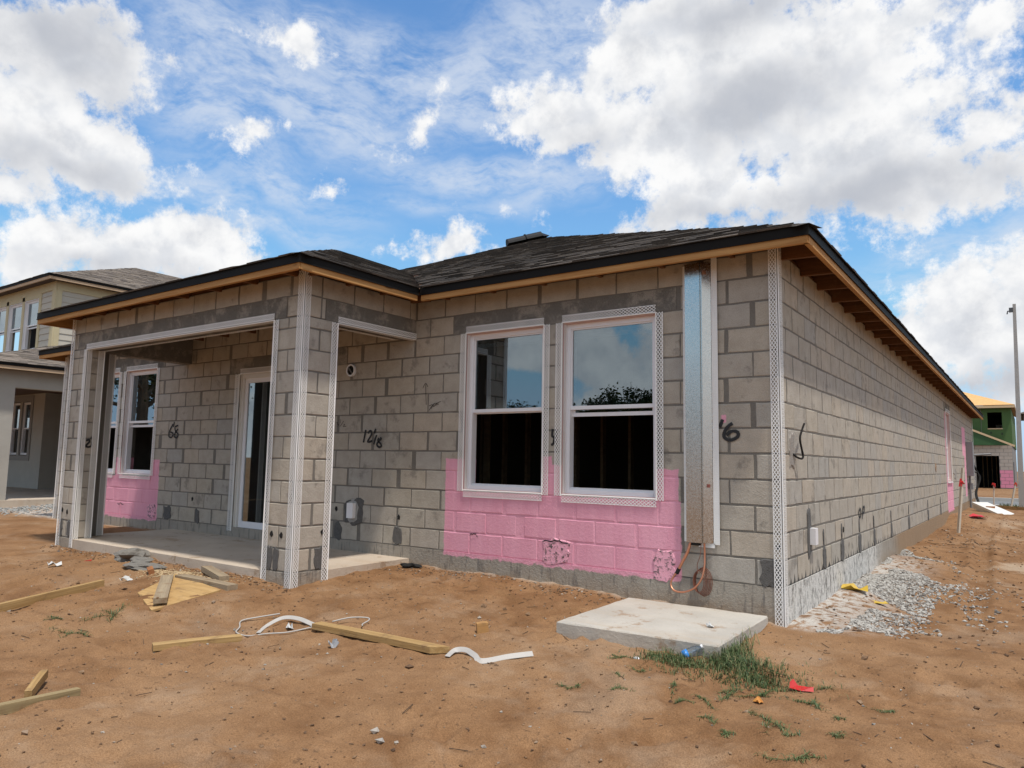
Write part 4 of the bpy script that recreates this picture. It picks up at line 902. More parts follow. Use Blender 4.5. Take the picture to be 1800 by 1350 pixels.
idx = np.arange(nx*ny).reshape(ny, nx); gf = np.stack([idx[:-1, :-1].ravel(), idx[:-1, 1:].ravel(), idx[1:, 1:].ravel(), idx[1:, :-1].ravel()], 1)
me = bpy.data.meshes.new('ground'); me.vertices.add(len(gv)); me.vertices.foreach_set('co', gv.ravel()); me.loops.add(gf.size); me.loops.foreach_set('vertex_index', gf.ravel().astype(np.int32))
me.polygons.add(len(gf)); me.polygons.foreach_set('loop_start', np.arange(0, gf.size, 4, dtype=np.int32)); me.polygons.foreach_set('loop_total', np.full(len(gf), 4, dtype=np.int32))
me.update(calc_edges=True); me.polygons.foreach_set('use_smooth', [True]*len(gf))
def surf(x, y):
    i = int(np.clip(np.searchsorted(gx, x)-1, 0, nx-2)); j = int(np.clip(np.searchsorted(gy, y)-1, 0, ny-2))
    tx = (x-gx[i])/(gx[i+1]-gx[i]); ty = (y-gy[j])/(gy[j+1]-gy[j])
    return float(Z[j, i]*(1-tx)*(1-ty)+Z[j, i+1]*tx*(1-ty)+Z[j+1, i]*(1-tx)*ty+Z[j+1, i+1]*tx*ty)
def SG(x, y, d=0.0): return Vector((x, y, surf(x, y)+d))
m, h, b = new_mat('sand'); p = geo_pos(h); xyz = h.sep(p)
n1 = h.noise(p, 0.55, 4, 0.6); n2 = h.noise(p, 3.2, 5, 0.65); n3 = h.noise(p, 26, 4, 0.7); n4 = h.noise(p, 150, 2, 0.7)
c = h.mix(h.rng(n2, 0.3, 0.7), (0.182, 0.093, 0.043, 1), (0.29, 0.163, 0.082, 1))
c = h.mix(h.rng(n1, 0.42, 0.62, 0, 0.6), c, (0.325, 0.195, 0.105, 1))
c = h.mix(h.rng(h.m('ADD', n3, h.m('MULTIPLY', n2, 0.4)), 0.82, 0.92, 0, 0.7), c, (0.12, 0.07, 0.04, 1))
pale = h.noise(h.vm('ADD', p, (7.3, 2.1, 0)), 0.8, 5, 0.7)
lane = h.m('MULTIPLY', h.rng(xyz[0], 0.7, 1.3), h.rng(xyz[1], 3.0, 6.0))
c = h.mix(h.m('MULTIPLY', h.rng(pale, 0.52, 0.68), h.m('ADD', 0.25, h.m('MULTIPLY', lane, 0.5))), c, (0.46, 0.36, 0.26, 1))
wallw = h.m('MULTIPLY', h.m('LESS_THAN', xyz[0], 0.75), h.m('MULTIPLY', h.rng(xyz[0], 0.75, 0.05), h.m('MULTIPLY', h.rng(xyz[1], -0.15, 0.15), h.rng(xyz[1], 5.8, 4.2))))
c = h.mix(h.m('MULTIPLY', wallw, h.rng(h.noise(p, 11, 5, 0.7), 0.38, 0.56)), c, (0.50, 0.47, 0.43, 1))
c = h.mix(h.rng(n4, 0.30, 0.7), h.mix(1.0, c, (0.74, 0.72, 0.70, 1), 'MULTIPLY'), h.mix(1.0, c, (1.12, 1.12, 1.12, 1), 'MULTIPLY'))
h.put(b.inputs['Base Color'], c); b.inputs['Roughness'].default_value = 0.97; b.inputs['Specular IOR Level'].default_value = 0.1
bump(h, b, h.m('ADD', h.m('MULTIPLY', n4, 0.35), n3), 0.012, 0.9); me.materials.append(m)
ground = link('ground', me); tag(ground, kind='structure')

# street, kerb, verge
def strip(name, x0, x1, y0, y1, lift, mat, n=40):
    mb = MB(); xs = np.linspace(x0, x1, n)
    for a, c in zip(xs[:-1], xs[1:]): mb.poly([(a, y0, float(gz(a, y0))+lift), (c, y0, float(gz(c, y0))+lift), (c, y1, float(gz(c, y1))+lift), (a, y1, float(gz(a, y1))+lift)])
    return tag(mb.build(name, mat), kind='structure')
strip('road', -70, 70, 26.6, 31.4, 0.03, simple('asphalt', (0.17, 0.17, 0.165), 0.9, 0, 0.2, 8))
mb = MB(); mb.box(-70, 70, 31.4, 31.7, -0.9, -0.25); mb.box(-70, 70, 26.2, 26.6, -0.9, -0.34); tag(mb.build('kerb', simple('kerb_concrete', (0.45, 0.43, 0.40), 0.9, 0, 0.15, 5)), kind='structure')

# ------------------------------------------------------------------ equipment pad
pad = MB(); v = [(-1.245, -0.10), (-1.225, -1.285), (-0.075, -1.225), (-0.093, -0.09)]; r = random.Random(3)
edge = []
for k in range(4):
    a, c = Vector(v[k]), Vector(v[(k+1) % 4])
    for j in range(14): edge.append(a.lerp(c, j/14)+Vector((r.uniform(-.005, .005), r.uniform(-.005, .005))))
cen = Vector((-0.66, -0.68)); ins = [e+(cen-e)*0.012 for e in edge]; n = len(edge)
T = [(e.x, e.y, -0.2+r.uniform(-.002, .002)) for e in ins]; E1 = [(e.x, e.y, -0.208+r.uniform(-.003, .002)) for e in edge]; E0 = [(e.x, e.y, -0.45) for e in edge]
for k in range(n):
    q = (k+1) % n; pad.poly([T[q], T[k], E1[k], E1[q]]); pad.poly([E1[q], E1[k], E0[k], E0[q]]); pad.poly([T[k], T[q], (cen.x, cen.y, -0.2)])
tag(pad.build('equipment_pad', PADC), 'square pale concrete pad lying on the sand beside the near corner of the house', 'concrete pad')

# ------------------------------------------------------------------ timber and litter on the sand
PINE = wood('pine', (0.34, 0.205, 0.08), (0.49, 0.325, 0.145)); GREENW = wood('treated_lumber', (0.25, 0.18, 0.09), (0.36, 0.27, 0.14)); GREYW = wood('weathered_lumber', (0.27, 0.205, 0.14), (0.38, 0.30, 0.20))
PLY = wood('plywood', (0.42, 0.255, 0.10), (0.54, 0.35, 0.155), 0.6, False); REDW = wood('red_wood', (0.30, 0.12, 0.05), (0.38, 0.17, 0.07), knots=False)
REDP2 = wood('orange_pine', (0.42, 0.22, 0.08), (0.52, 0.30, 0.12), knots=False)
def plank(label, p, q, w, t, mat, lift=(0.0, 0.0), name='plank', cat='plank', mitre=0.0, roll=0.0):
    p3, q3 = SG(p[0], p[1], lift[0]+t*0.42), SG(q[0], q[1], lift[1]+t*0.42); d = q3-p3; L = d.length; mb = MB(); n = 5
    rows = []
    for k in range(n+1):
        x = -L/2+L*k/n; bow = 0.003*math.sin(math.pi*k/n); e = mitre if k == n else 0.0
        rows.append([(x-e, -w/2, -t/2+bow), (x, w/2, -t/2+bow), (x, w/2, t/2+bow), (x-e, -w/2, t/2+bow)])
    for k in range(n):
        for j in range(4): mb.poly([rows[k][j], rows[k+1][j], rows[k+1][(j+1) % 4], rows[k][(j+1) % 4]])
    mb.poly(rows[0]); mb.poly(rows[n][::-1])
    o = mb.build(name, mat); d.normalize(); s = Vector((0, 0, 1)).cross(d).normalized(); u = d.cross(s)
    s, u = s*math.cos(roll)+u*math.sin(roll), u*math.cos(roll)-s*math.sin(roll)
    o.matrix_world = Matrix(((d.x, s.x, u.x, 0), (d.y, s.y, u.y, 0), (d.z, s.z, u.z, 0), (0, 0, 0, 1))); o.location = (p3+q3)/2
    bv = o.modifiers.new('bevel', 'BEVEL'); bv.width = 0.003; bv.segments = 1
    return tag(o, label, cat)
plank('long yellow lumber plank crossing the left edge of the photo, half sunk in sand', (-4.75, -4.20), (-5.273, -2.469), 0.045, 0.065, PINE)
plank('greenish lumber plank at the lower left with a short offcut behind it', (-2.62, -4.75), (-2.609, -3.849), 0.045, 0.055, GREENW)
plank('short wood offcut standing behind the greenish plank at the lower left', (-2.69, -4.06), (-2.90, -3.90), 0.035, 0.045, PINE, (0.01, 0.03), 'offcut', 'wood offcut')
plank('short pale plank lying alone left of the white straps', (-3.248, -3.10), (-3.019, -2.586), 0.085, 0.038, PINE, (0.01, 0.012))
plank('long yellow plank with a mitred end lying between the two white straps', (-2.668, -2.215), (-1.464, -2.207), 0.085, 0.040, PINE, (0.012, 0.01), mitre=0.09)
plank('small cube of cut lumber standing alone on the sand before the house', (-1.69, -1.60), (-1.635, -1.54), 0.05, 0.07, REDP2, name='offcut', cat='wood offcut')
plank('brown weathered plank lying on top of the plywood sheet', (-4.02, -2.63), (-4.86, -2.10), 0.10, 0.042, GREYW, (0.028, 0.03))
plank('brown weathered plank at the right edge of the plywood, nearest the patio pier', (-4.86, -1.98), (-4.03, -1.99), 0.10, 0.045, GREYW, (0.03, 0.004))
plank('short pale offcut behind the weathered plank close to the patio slab', (-4.99, -1.64), (-4.40, -1.83), 0.09, 0.05, GREYW, (0.02, 0.0), 'offcut', 'wood offcut')
plank('small reddish wood chunk beside the grey mortar lumps', (-5.42, -1.96), (-5.28, -2.02), 0.05, 0.05, REDW, (0.01, 0), 'offcut', 'wood offcut', roll=0.3)
mb = MB(); q = [SG(-4.55, -2.53, 0.012), SG(-3.976, -2.72, 0.012), SG(-4.03, -2.10, 0.016), SG(-5.02, -1.93, 0.02)]; c0 = sum(q, Vector())/4; q = [x-c0 for x in q]; dn = Vector((0, 0, 0.018))
mb.poly(q); mb.poly([x-dn for x in q][::-1])
for k in range(4): mb.poly([q[k]-dn, q[(k+1) % 4]-dn, q[(k+1) % 4], q[k]])
o = mb.build('plywood_sheet', PLY); o.location = c0; tag(o, 'orange plywood scrap lying on the sand under a weathered plank', 'plywood sheet')
def lump(label, x, y, rx, ry, rz_, mat, name, cat, seed=0, sink=0.25, sub=3, rough=0.3, lift=0.0, group=None):
    bm = bmesh.new(); bmesh.ops.create_icosphere(bm, subdivisions=sub, radius=1.0); r = np.random.default_rng(seed); k = r.normal(size=(14, 3))*2.2; ph = r.uniform(0, 6, 14)
    for v in bm.verts:
        f = 1+rough*sum(math.sin(float(np.dot(k[i], v.co))+ph[i]) for i in range(14))/5; f *= 1+float(r.normal())*0.07; v.co = Vector((v.co.x*rx*f, v.co.y*ry*f, v.co.z*rz_*f))
    me = bpy.data.meshes.new(name); bm.to_mesh(me); bm.free(); me.materials.append(mat); o = link(name, me); o.location = SG(x, y, rz_*(1-2*sink)+lift)
    return tag(o, label, cat, group)
RUB = simple('grey_mortar_lump', (0.20, 0.185, 0.165), 0.95, 0, 0.35, 40, 0.01)
lump('larger grey lump of spilled mortar against the patio slab edge', -6.35, -1.66, 0.20, 0.16, 0.085, RUB, 'mortar_lump', 'mortar lump', 3, rough=0.42)
lump('flat grey lump of spilled mortar beside the reddish wood chunk', -5.70, -1.86, 0.19, 0.14, 0.045, RUB, 'mortar_lump', 'mortar lump', 4, rough=0.5)
lump('small grey lump of mortar between the two bigger lumps', -5.95, -1.80, 0.12, 0.09, 0.05, RUB, 'mortar_lump', 'mortar lump', 6, rough=0.5)
lump('dark wet mortar scrap in the corner of the patio slab and the rear wall', -3.62, -0.22, 0.09, 0.05, 0.03, DARK, 'mortar_scrap', 'mortar scrap', 12, rough=0.6)
WHITEP = simple('white_strap', (0.43, 0.40, 0.365), 0.6, 0, 0.1, 12)
def strap(label, pts, w, name='strap', cat='strap', tilt=None):
    Q = spline(pts, 8); mb = MB(); L, R = [], []
    for k in range(len(Q)):
        d = (Q[min(k+1, len(Q)-1)]-Q[max(k-1, 0)]).normalized(); s = d.cross(Vector(tilt or (0, 0, 1))).normalized()*w/2; L.append(Q[k]-s); R.append(Q[k]+s)
    up = Vector((0, 0, 0.0025))
    for k in range(len(Q)-1):
        a, b2, c2, d2 = L[k], R[k], R[k+1], L[k+1]; mb.poly([a+up, b2+up, c2+up, d2+up]); mb.poly([d2, c2, b2, a]); mb.poly([a, a+up, d2+up, d2]); mb.poly([b2+up, b2, c2, c2+up])
    return tag(mb.build(name, WHITEP), label, cat)
strap('arched white flat strap touching the left end of the long plank', [SG(-2.99, -2.47, 0.006), SG(-3.05, -2.35, 0.02), SG(-3.02, -2.24, 0.036), SG(-2.88, -2.21, 0.034), SG(-2.70, -2.22, 0.02)], 0.032, tilt=(0.3, -0.6, 0.8))
strap('wavy white flat strap lying right of the long plank', [SG(-1.41, -2.25, 0.008), SG(-1.44, -2.14, 0.02), SG(-1.37, -2.12, 0.024), SG(-1.25, -2.18, 0.015), SG(-1.17, -2.21, 0.01), SG(-1.08, -2.06, 0.014), SG(-0.99, -1.93, 0.02)], 0.034, tilt=(0.3, -0.7, 0.7))
tag(MB().tube(spline([SG(-3.12, -2.19, 0.03), SG(-3.22, -2.29, 0.02), SG(-3.29, -2.40, 0.012), SG(-3.21, -2.47, 0.01), SG(-3.16, -2.53, 0.01), SG(-3.03, -2.53, 0.01), SG(-2.90, -2.46, 0.012), SG(-2.79, -2.36, 0.016), SG(-2.68, -2.23, 0.02)], 8), 0.0055, 6).build('cord', WHITEP, None, True), 'thin white cord looping left of the long plank', 'cord')
tag(MB().tube(spline([SG(-2.60, -2.13, 0.03), SG(-2.52, -2.03, 0.035), SG(-2.43, -1.955, 0.04), SG(-2.38, -1.98, 0.03), SG(-2.36, -2.06, 0.02), SG(-2.33, -2.09, 0.03)], 8), 0.005, 6).build('cord', WHITEP, None, True), 'thin white cord bent behind the long plank', 'cord')
def crumple(label, x, y, s, mat, name, cat, seed, flat=0.5, n=10, lift=0.0):
    r = random.Random(seed); mb = MB(); c = SG(x, y, 0.004+lift)
    g = [[Vector((s*(i/3-0.5)+r.uniform(-.12, .12)*s, s*0.7*(j/3-0.5)+r.uniform(-.12, .12)*s, abs(r.gauss(0, 1))*s*flat*0.45)) for i in range(4)] for j in range(4)]
    for j in range(3):
        for i in range(3): mb.poly([g[j][i], g[j][i+1], g[j+1][i+1]]); mb.poly([g[j][i], g[j+1][i+1], g[j+1][i]])
    o = mb.build(name, mat); o.location = c; o.rotation_euler = (0, 0, r.uniform(0, 6)); sm = o.modifiers.new('thickness', 'SOLIDIFY'); sm.thickness = 0.002
    return tag(o, label, cat)
REDP = simple('red_plastic', (0.52, 0.022, 0.022), 0.35, 0, 0.15, 8); YEL = simple('yellow_plastic', (0.55, 0.37, 0.04), 0.5, 0, 0.2, 10); ORA = simple('orange_wrapper', (0.60, 0.26, 0.05), 0.5); PAP = simple('pale_paper', (0.55, 0.55, 0.54), 0.8, 0, 0.2, 30)
o = MB(); tri = [[(-.085, .0, .012), (-.03, .045, .02), (-.07, .05, .075)], [(-.085, .0, .012), (-.07, .05, .075), (-.09, .03, .05)], [(-.085, 0, .012), (0, -.02, .01), (-.03, .045, .03)], [(0, -.02, .01), (.08, .01, .012), (.075, .03, .045)], [(0, -.02, .01), (.075, .03, .045), (.03, .05, .03)], [(0, -.02, .01), (.03, .05, .03), (-.03, .045, .03)]]
for t in tri: o.poly(t)
o = o.build('plastic_scrap', REDP); o.location = SG(0.50, -1.53); o.scale = (0.75, 0.75, 0.65); sm = o.modifiers.new('thickness', 'SOLIDIFY'); sm.thickness = 0.003; tag(o, 'bright red torn plastic scrap right of the grass tufts', 'plastic scrap')
crumple('small orange wrapper on the sand between the weeds and the red scrap', 0.36, -1.83, 0.045, ORA, 'wrapper', 'wrapper', 2, 0.4)
crumple('yellow crumpled plastic rag on the white gravel beside the long wall', 0.13, 1.95, 0.22, YEL, 'rag', 'rag', 5, 0.22); crumple('small yellow plastic strip on the gravel beside the yellow rag', 0.36, 1.82, 0.13, YEL, 'rag', 'rag', 6, 0.3)
crumple('red plastic scrap on the sand near the white foam board', 0.56, 13.3, 0.30, REDP, 'plastic_scrap', 'plastic scrap', 8, 0.3)
crumple('tiny red scrap on the sand before the left patio pier', -6.62, -1.98, 0.07, REDP, 'plastic_scrap', 'plastic scrap', 9, 0.4)
crumple('crumpled grey paper beside the long mitred plank', -2.25, -2.42, 0.085, simple('grey_paper', (0.32, 0.32, 0.33), 0.8, 0, 0.4, 50), 'paper_scrap', 'paper scrap', 11, 0.9)
crumple('small white paper scrap inside the cord loop', -2.86, -2.30, 0.06, PAP, 'paper_scrap', 'paper scrap', 12, 0.9); crumple('white paper scrap lying alone left of the plywood', -6.5, -2.36, 0.11, PAP, 'paper_scrap', 'paper scrap', 13, 0.5)
crumple('grey paper scrap right of the end of the leftmost plank', -5.2, -2.30, 0.10, PAP, 'paper_scrap', 'paper scrap', 14, 0.5)
o = crumple('small white paper scrap on top of the concrete pad', -0.3, -0.75, 0.05, PAP, 'paper_scrap', 'paper scrap', 15, 0.4); o.location.z = -0.196
# crushed blue-labelled bottle and a white lid
bt = link('plastic_bottle', None); bt.location = SG(-0.235, -1.275, 0.03); bt.rotation_euler = (0.1, 1.1, 0.7); tag(bt, 'crushed clear plastic bottle with a blue label against the pad front', 'bottle')
CLEARP = glass_mat('clear_plastic', 0.15, (0.85, 0.88, 0.9))
MB().tube([(0, 0, -0.06), (0.002, 0, -0.03), (0, 0.003, 0.03), (0, 0, 0.055), (0, 0, 0.075)], [0.028, 0.030, 0.027, 0.022, 0.011], 12).build('bottle_body', CLEARP, bt, True)
MB().tube([(0, 0, -0.052), (0.002, 0, -0.015)], [0.0305, 0.0315], 12).build('bottle_label', simple('blue_label', (0.03, 0.22, 0.62), 0.4), bt, True); MB().tube([(0, 0, 0.075), (0, 0, 0.088)], 0.0135, 10).build('bottle_cap', VINYL, bt)
o = MB().tube([(0, 0, 0), (0, 0, 0.006)], [0.022, 0.02], 14).build('lid', VINYL); o.location = SG(-0.50, -1.50, 0.004); o.rotation_euler = (0.3, 0.1, 0); tag(o, 'round white plastic lid on the sand left of the bottle', 'lid')
# foam board on a wooden chunk, far end of the yard
fb = link('foam_board', None); fb.location = (0.72, 17.2, -0.05); tag(fb, 'white foam board propped slanting on the sand near the road', 'foam board')
p, q = Vector((-0.36, 0.6, 0.02+0.05)), Vector((0.34, -0.45, -0.20)); FOAM = simple('foam', (0.68, 0.67, 0.64), 0.7, 0, 0.03, 6); sd3 = (q-p).cross(Vector(ZP)).normalized()
MB().bar(p, q, 0.42, 0.06).build('core', FOAM, fb); MB().bar(p-Vector((0, 0, 0.09)), q-Vector((0, 0, 0.09)), 0.36, 0.10).build('lower_layer', FOAM, fb)
o = MB().box(-0.10, 0.10, -0.15, 0.15, -0.1, 0.1).build('timber_block', REDW); o.location = (0.62, 17.45, float(gz(0.62, 17.45))+0.05); tag(o, 'dark wood block under the white foam board', 'wood block')
mb = MB().bar((-0.4, 23.7, -0.30), (4.5, 20.8, -0.32), 0.04, 0.14); tag(mb.build('form_board', PINE), 'long pale form board lying on the sand just before the road', 'form board')
WHITEW = simple('stake_wood', (0.52, 0.46, 0.38), 0.8, 0, 0.15, 20)
def stake(label, a, b2, r, rib, ribc):
    s = link('survey_stake', None); s.location = a; tag(s, label, 'stake'); b2 = Vector(b2)-Vector(a); MB().bar((0, 0, -0.1), b2, r, r*0.8).build('post', WHITEW, s)
    mb = MB(); c = b2*rib; rj = random.Random(int(a[1]*10))
    for k in range(5): mb.tube([c+Vector((rj.uniform(-.02, .02), -.02, rj.uniform(-.03, .05))), c+Vector((rj.uniform(-.05, .05), -0.03+rj.uniform(-.03, .01), rj.uniform(-.11, .03)))], [0.022, 0.012], 4)
    mb.build('ribbon', ribc, s)
stake('leaning wooden stake with a red ribbon close to the long block wall', (0.396, 10.17, -0.2), (0.51, 10.3, 0.95), 0.045, 0.78, REDP)
stake('short stake with a red ribbon at the far end of the long wall', (0.62, 19.0, -0.25), (0.66, 19.1, 0.55), 0.03, 0.95, REDP)
stake('pale stake with an orange red ribbon beside the concrete pole', (0.907, 23.0, -0.37), (1.10, 23.1, 0.50), 0.05, 1.0, simple('orange_ribbon', (0.62, 0.06, 0.02), 0.5))
# concrete light pole
pl = link('light_pole', None); pl.location = (1.21, 25.0, -0.5); tag(pl, 'tall tapered concrete pole at the right edge beside the road', 'pole')
POLE = simple('pole_concrete', (0.36, 0.345, 0.325), 0.9, 0, 0.12, 10, 0.003)
MB().tube([(0, 0, 0), (0.04, 0, 3.0), (0.10, 0, 7.25)], [0.125, 0.10, 0.068], 4).build('shaft', POLE, pl); mb = MB(); mb.box(-0.06, 0.06, -0.09, -0.06, 6.95, 7.12); mb.tube([(0.05, -0.05, 7.02), (-0.10, -0.06, 7.0), (-0.12, -0.06, 6.9)], 0.022, 6); mb.build('bracket', simple('bracket_metal', (0.10, 0.10, 0.10), 0.5, 0.5), pl)

# ------------------------------------------------------------------ neighbouring two-storey house at the left
NB = bpy.data.objects.new('neighbour_house', None); COL.objects.link(NB); NB.location = (0, 0, 0)
tag(NB, 'two-storey house at the left with beige lap siding above and grey stucco below', 'house')
STUC = simple('grey_stucco', (0.40, 0.375, 0.33), 0.95, 0, 0.14, 3, 0.004); SIDE_M = simple('siding', (0.47, 0.43, 0.36), 0.7, 0, 0.05, 8); CREAM = simple('cream_trim', (0.52, 0.44, 0.27), 0.7, 0, 0.06, 8)
mb = MB()
for bx in ((-15.75, -15.5, -0.25, 0.46, -0.5, 2.62), (-15.75, -15.5, 0.46, 2.9, 2.262, 2.62), (-15.75, -15.5, 2.9, 14, -0.5, 2.62), (-30, -15.75, -0.25, -0.05, 2.262, 2.62), (-30, -20.4, 3.0, 3.2, -0.5, 0.84), (-30, -20.4, 3.0, 3.2, 2.36, 2.62), (-21.22, -20.4, 3.0, 3.2, 0.84, 2.36), (-21.95, -21.84, 3.0, 3.2, 0.84, 2.36), (-30, -22.57, 3.0, 3.2, 0.84, 2.36), (-20.6, -20.4, 3.2, 7, -0.5, 2.62), (-20.4, -15.75, 6.8, 7.0, -0.5, 2.62), (-26, -25.8, -0.25, 0.3, -0.5, 2.262)): mb.box(*bx)
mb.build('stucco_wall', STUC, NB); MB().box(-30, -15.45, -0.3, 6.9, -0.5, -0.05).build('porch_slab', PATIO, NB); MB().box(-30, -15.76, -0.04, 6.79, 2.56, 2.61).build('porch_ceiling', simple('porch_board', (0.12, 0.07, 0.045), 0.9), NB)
MB().box(-30, -20.7, 5.5, 5.6, -0.4, 2.6).build('dark_backing_wall', DARK, NB)  # added backing, its near-black colour stands in for the unlit room
TRIMW = simple('stucco_trim', (0.27, 0.255, 0.235), 0.9)
for a, c2 in ((-21.83, -21.23), (-22.56, -21.96)): window(a, c2, 0.85, 2.35, NB, 3.0, rail=1.62, lower=0.0, bead=False, buck=TRIMW)
mb = MB()
for bx in ((-22.75, -22.57), (-21.22, -21.08)): mb.box(bx[0], bx[1], 2.975, 2.999, 0.70, 2.52)
mb.box(-22.57, -21.22, 2.975, 2.999, 2.36, 2.52); mb.box(-22.57, -21.22, 2.975, 2.999, 0.70, 0.84); mb.build('window_surround', TRIMW, NB)
# lower roof
lx, ly, le, ls = -15.2, -0.55, 2.74, 0.30
P0, P1, P2, P3, P4, P5 = (lx, ly, le), (lx, 14, le), (lx-3.1, 14, le+.93), (lx-3.1, ly+3.1, le+.93), (-30, ly, le), (-30, ly+3.1, le+.93)
mb = MB(); mb.poly([dz(p, .012) for p in (P0, P1, P2, P3)]); mb.poly([dz(p, .012) for p in (P4, P0, P3, P5)])
ux, uy, ue, us = -18.0, 1.9, 5.36, 0.40; uh = 4.15; U0, U1, U2, U3 = (ux, uy, ue), (ux, 14, ue), (ux-2*uh, uy, ue), (ux-2*uh, 14, ue); V0, V1 = (ux-uh, uy+uh, ue+us*uh), (ux-uh, 14, ue+us*uh)
for f in ((U0, U1, V1, V0), (U2, U0, V0), (U3, U2, V0, V1)): mb.poly([dz(p, .012) for p in f])
mb.build('roof_deck', DECK, NB)
SH.clear(); n3 = math.hypot(1, ls); n4 = math.hypot(1, us)
lay(P0, YP, (-1, 0, ls), 0, 22, lambda s: (s/n3, 12), None, 21); lay(P0, XN, (0, 1, ls), 0, 22, lambda s: (s/n3, 12), None, 22)
lay(U0, YP, (-1, 0, us), 0, 31, lambda s: (s/n4, 11), None, 23); lay(U0, XN, (0, 1, us), 0, 31, lambda s: (s/n4, 2*uh-s/n4), None, 24)
cap(U0, Vector(V0)-Vector(U0), 0.28, 25); cap(P0, Vector(P3)-Vector(P0), 0.2, 26); cap(V0, Vector(V1)-Vector(V0), 0.4, 27)
smb = MB()
for q, c, N, a, t in SH: smb.tint = t; shingle_faces(smb, q)
tag(smb.build('shingles', SHINGLE_B, NB), kind='stuff')
FASC_N = simple('pale_fascia', (0.47, 0.33, 0.21), 0.8, 0, 0.12, 4)
def eave2(p, q, out, zt):
    p, q, out = Vector(p), Vector(q), Vector(out); d = (q-p).normalized(); c = (p+q)/2; L = (q-p).length/2
    MB().obox(c-out*0.006+Vector((0, 0, zt-0.03)), d*L, out*0.006, Vector((0, 0, 0.035))).build('drip_edge', DRIP, NB); MB().obox(c-out*0.032+Vector((0, 0, zt-0.075)), d*(L-.013), out*0.018, Vector((0, 0, 0.06))).build('fascia_board', FASC_N, NB)
eave2((lx, ly+.013, 0), (lx, 14, 0), XP, le); eave2((-30, ly, 0), (lx, ly, 0), YN, le); eave2((ux, uy+.013, 0), (ux, 14, 0), XP, ue); eave2((ux-2*uh, uy, 0), (ux, uy, 0), YN, ue)
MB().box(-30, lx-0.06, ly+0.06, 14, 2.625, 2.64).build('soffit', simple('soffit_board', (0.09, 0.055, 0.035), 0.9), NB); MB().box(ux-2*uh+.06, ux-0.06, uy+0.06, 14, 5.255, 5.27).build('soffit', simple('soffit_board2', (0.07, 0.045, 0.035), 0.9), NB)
# upper storey
mb = MB(); ywin = [(-20.10, -19.24), (-21.12, -20.26), (-22.14, -21.28)]
xs = [-26.2]+[v for w_ in sorted(ywin) for v in w_]+[-18.3]
for k in range(0, len(xs), 2): mb.box(xs[k], xs[k+1]-(0.02 if k+2 >= len(xs) else 0), 2.22, 2.4, 3.2, 5.25)
for a, c2 in ywin: mb.box(a, c2, 2.22, 2.4, 3.2, 3.575); mb.box(a, c2, 2.22, 2.4, 4.92, 5.25)
mb.box(-18.5, -18.32, 2.4, 13.5, 3.2, 5.25); mb.build('sheathing', SIDE_M, NB)
MB().box(-26, -18.6, 4.6, 4.7, 3.2, 5.25).build('dark_backing_wall', DARK, NB)  # added behind the upper panes, interior shade put into its black colour
for a, c2 in ywin: window(a, c2, 3.575, 4.92, NB, 2.20, rail=4.27, lower=0.06, bead=False, buck=VINYL)
for k in range(10):
    z = 3.45+0.162*k; zt = min(z+0.162, 5.03)
    def board(p, q, out):
        mb = MB(); p, q, out = Vector(p), Vector(q), Vector(out); b0, b1, t1, t0 = p+out*0.022+Vector((0, 0, z)), q+out*0.022+Vector((0, 0, z)), q+out*0.006+Vector((0, 0, zt)), p+out*0.006+Vector((0, 0, zt))
        mb.poly([b0, b1, t1, t0]); mb.poly([b1, b0, p+Vector((0, 0, z)), q+Vector((0, 0, z))]); mb.poly([t0, t1, q+Vector((0, 0, zt)), p+Vector((0, 0, zt))]); mb.build('siding_board', SIDE_M, NB)
    board((-19.10, 2.22, 0), (-18.46, 2.22, 0), YN); board((-18.32, 2.34, 0), (-18.32, 13.4, 0), XP)
mb = MB()
mb.box(-26.2, -18.30, 2.185, 2.219, 5.03, 5.25); mb.box(-18.319, -18.285, 2.22, 13.4, 5.03, 5.25); mb.box(-18.46, -18.285, 2.180, 2.2195, 3.2, 5.03); mb.box(-18.319, -18.280, 2.22, 2.34, 3.2, 5.03)
mb.box(-26.2, -19.10, 2.19, 2.2195, 3.40, 3.565); mb.box(-19.235, -19.10, 2.19, 2.2195, 3.565, 5.03); mb.box(-20.25, -20.105, 2.19, 2.2195, 3.565, 5.03); mb.box(-21.27, -21.125, 2.19, 2.2195, 3.565, 5.03); mb.box(-22.3, -22.145, 2.19, 2.2195, 3.565, 5.03); mb.box(-22.145, -19.235, 2.19, 2.2195, 4.925, 5.03)
mb.build('trim', CREAM, NB)

# ------------------------------------------------------------------ green sheathed house across the road
FH = bpy.data.objects.new('far_house', None); COL.objects.link(FH); FH.location = (0, 0, 0); tag(FH, 'unfinished house with green upper sheathing and bare orange roof boards beyond the road', 'house')
GREENS = simple('green_sheathing', (0.06, 0.125, 0.035), 0.8, 0, 0.2, 1.2); OSB = simple('osb', (0.66, 0.385, 0.15), 0.85, 0, 0.25, 9); FBLK = simple('far_block', (0.40, 0.36, 0.32), 0.95, 0, 0.15, 3); LUM = simple('pale_lumber', (0.60, 0.45, 0.27), 0.8); FMOR = simple('far_mortar', (0.22, 0.21, 0.20), 0.95); FPINK = simple('far_pink', (0.66, 0.25, 0.36), 0.9, 0, 0.1, 2)
mb = MB(); mb.box(-9, -1.13, 45.01, 45.2, -0.4, 2.34); mb.box(0.01, 0.655, 45.01, 45.2, -0.4, 2.34); mb.box(-1.13, 0.01, 45.01, 45.2, 1.74, 2.34); mb.box(0.45, 0.655, 45.2, 57, -0.4, 2.34); mb.build('mortar_wall', FMOR, FH)
k = 0
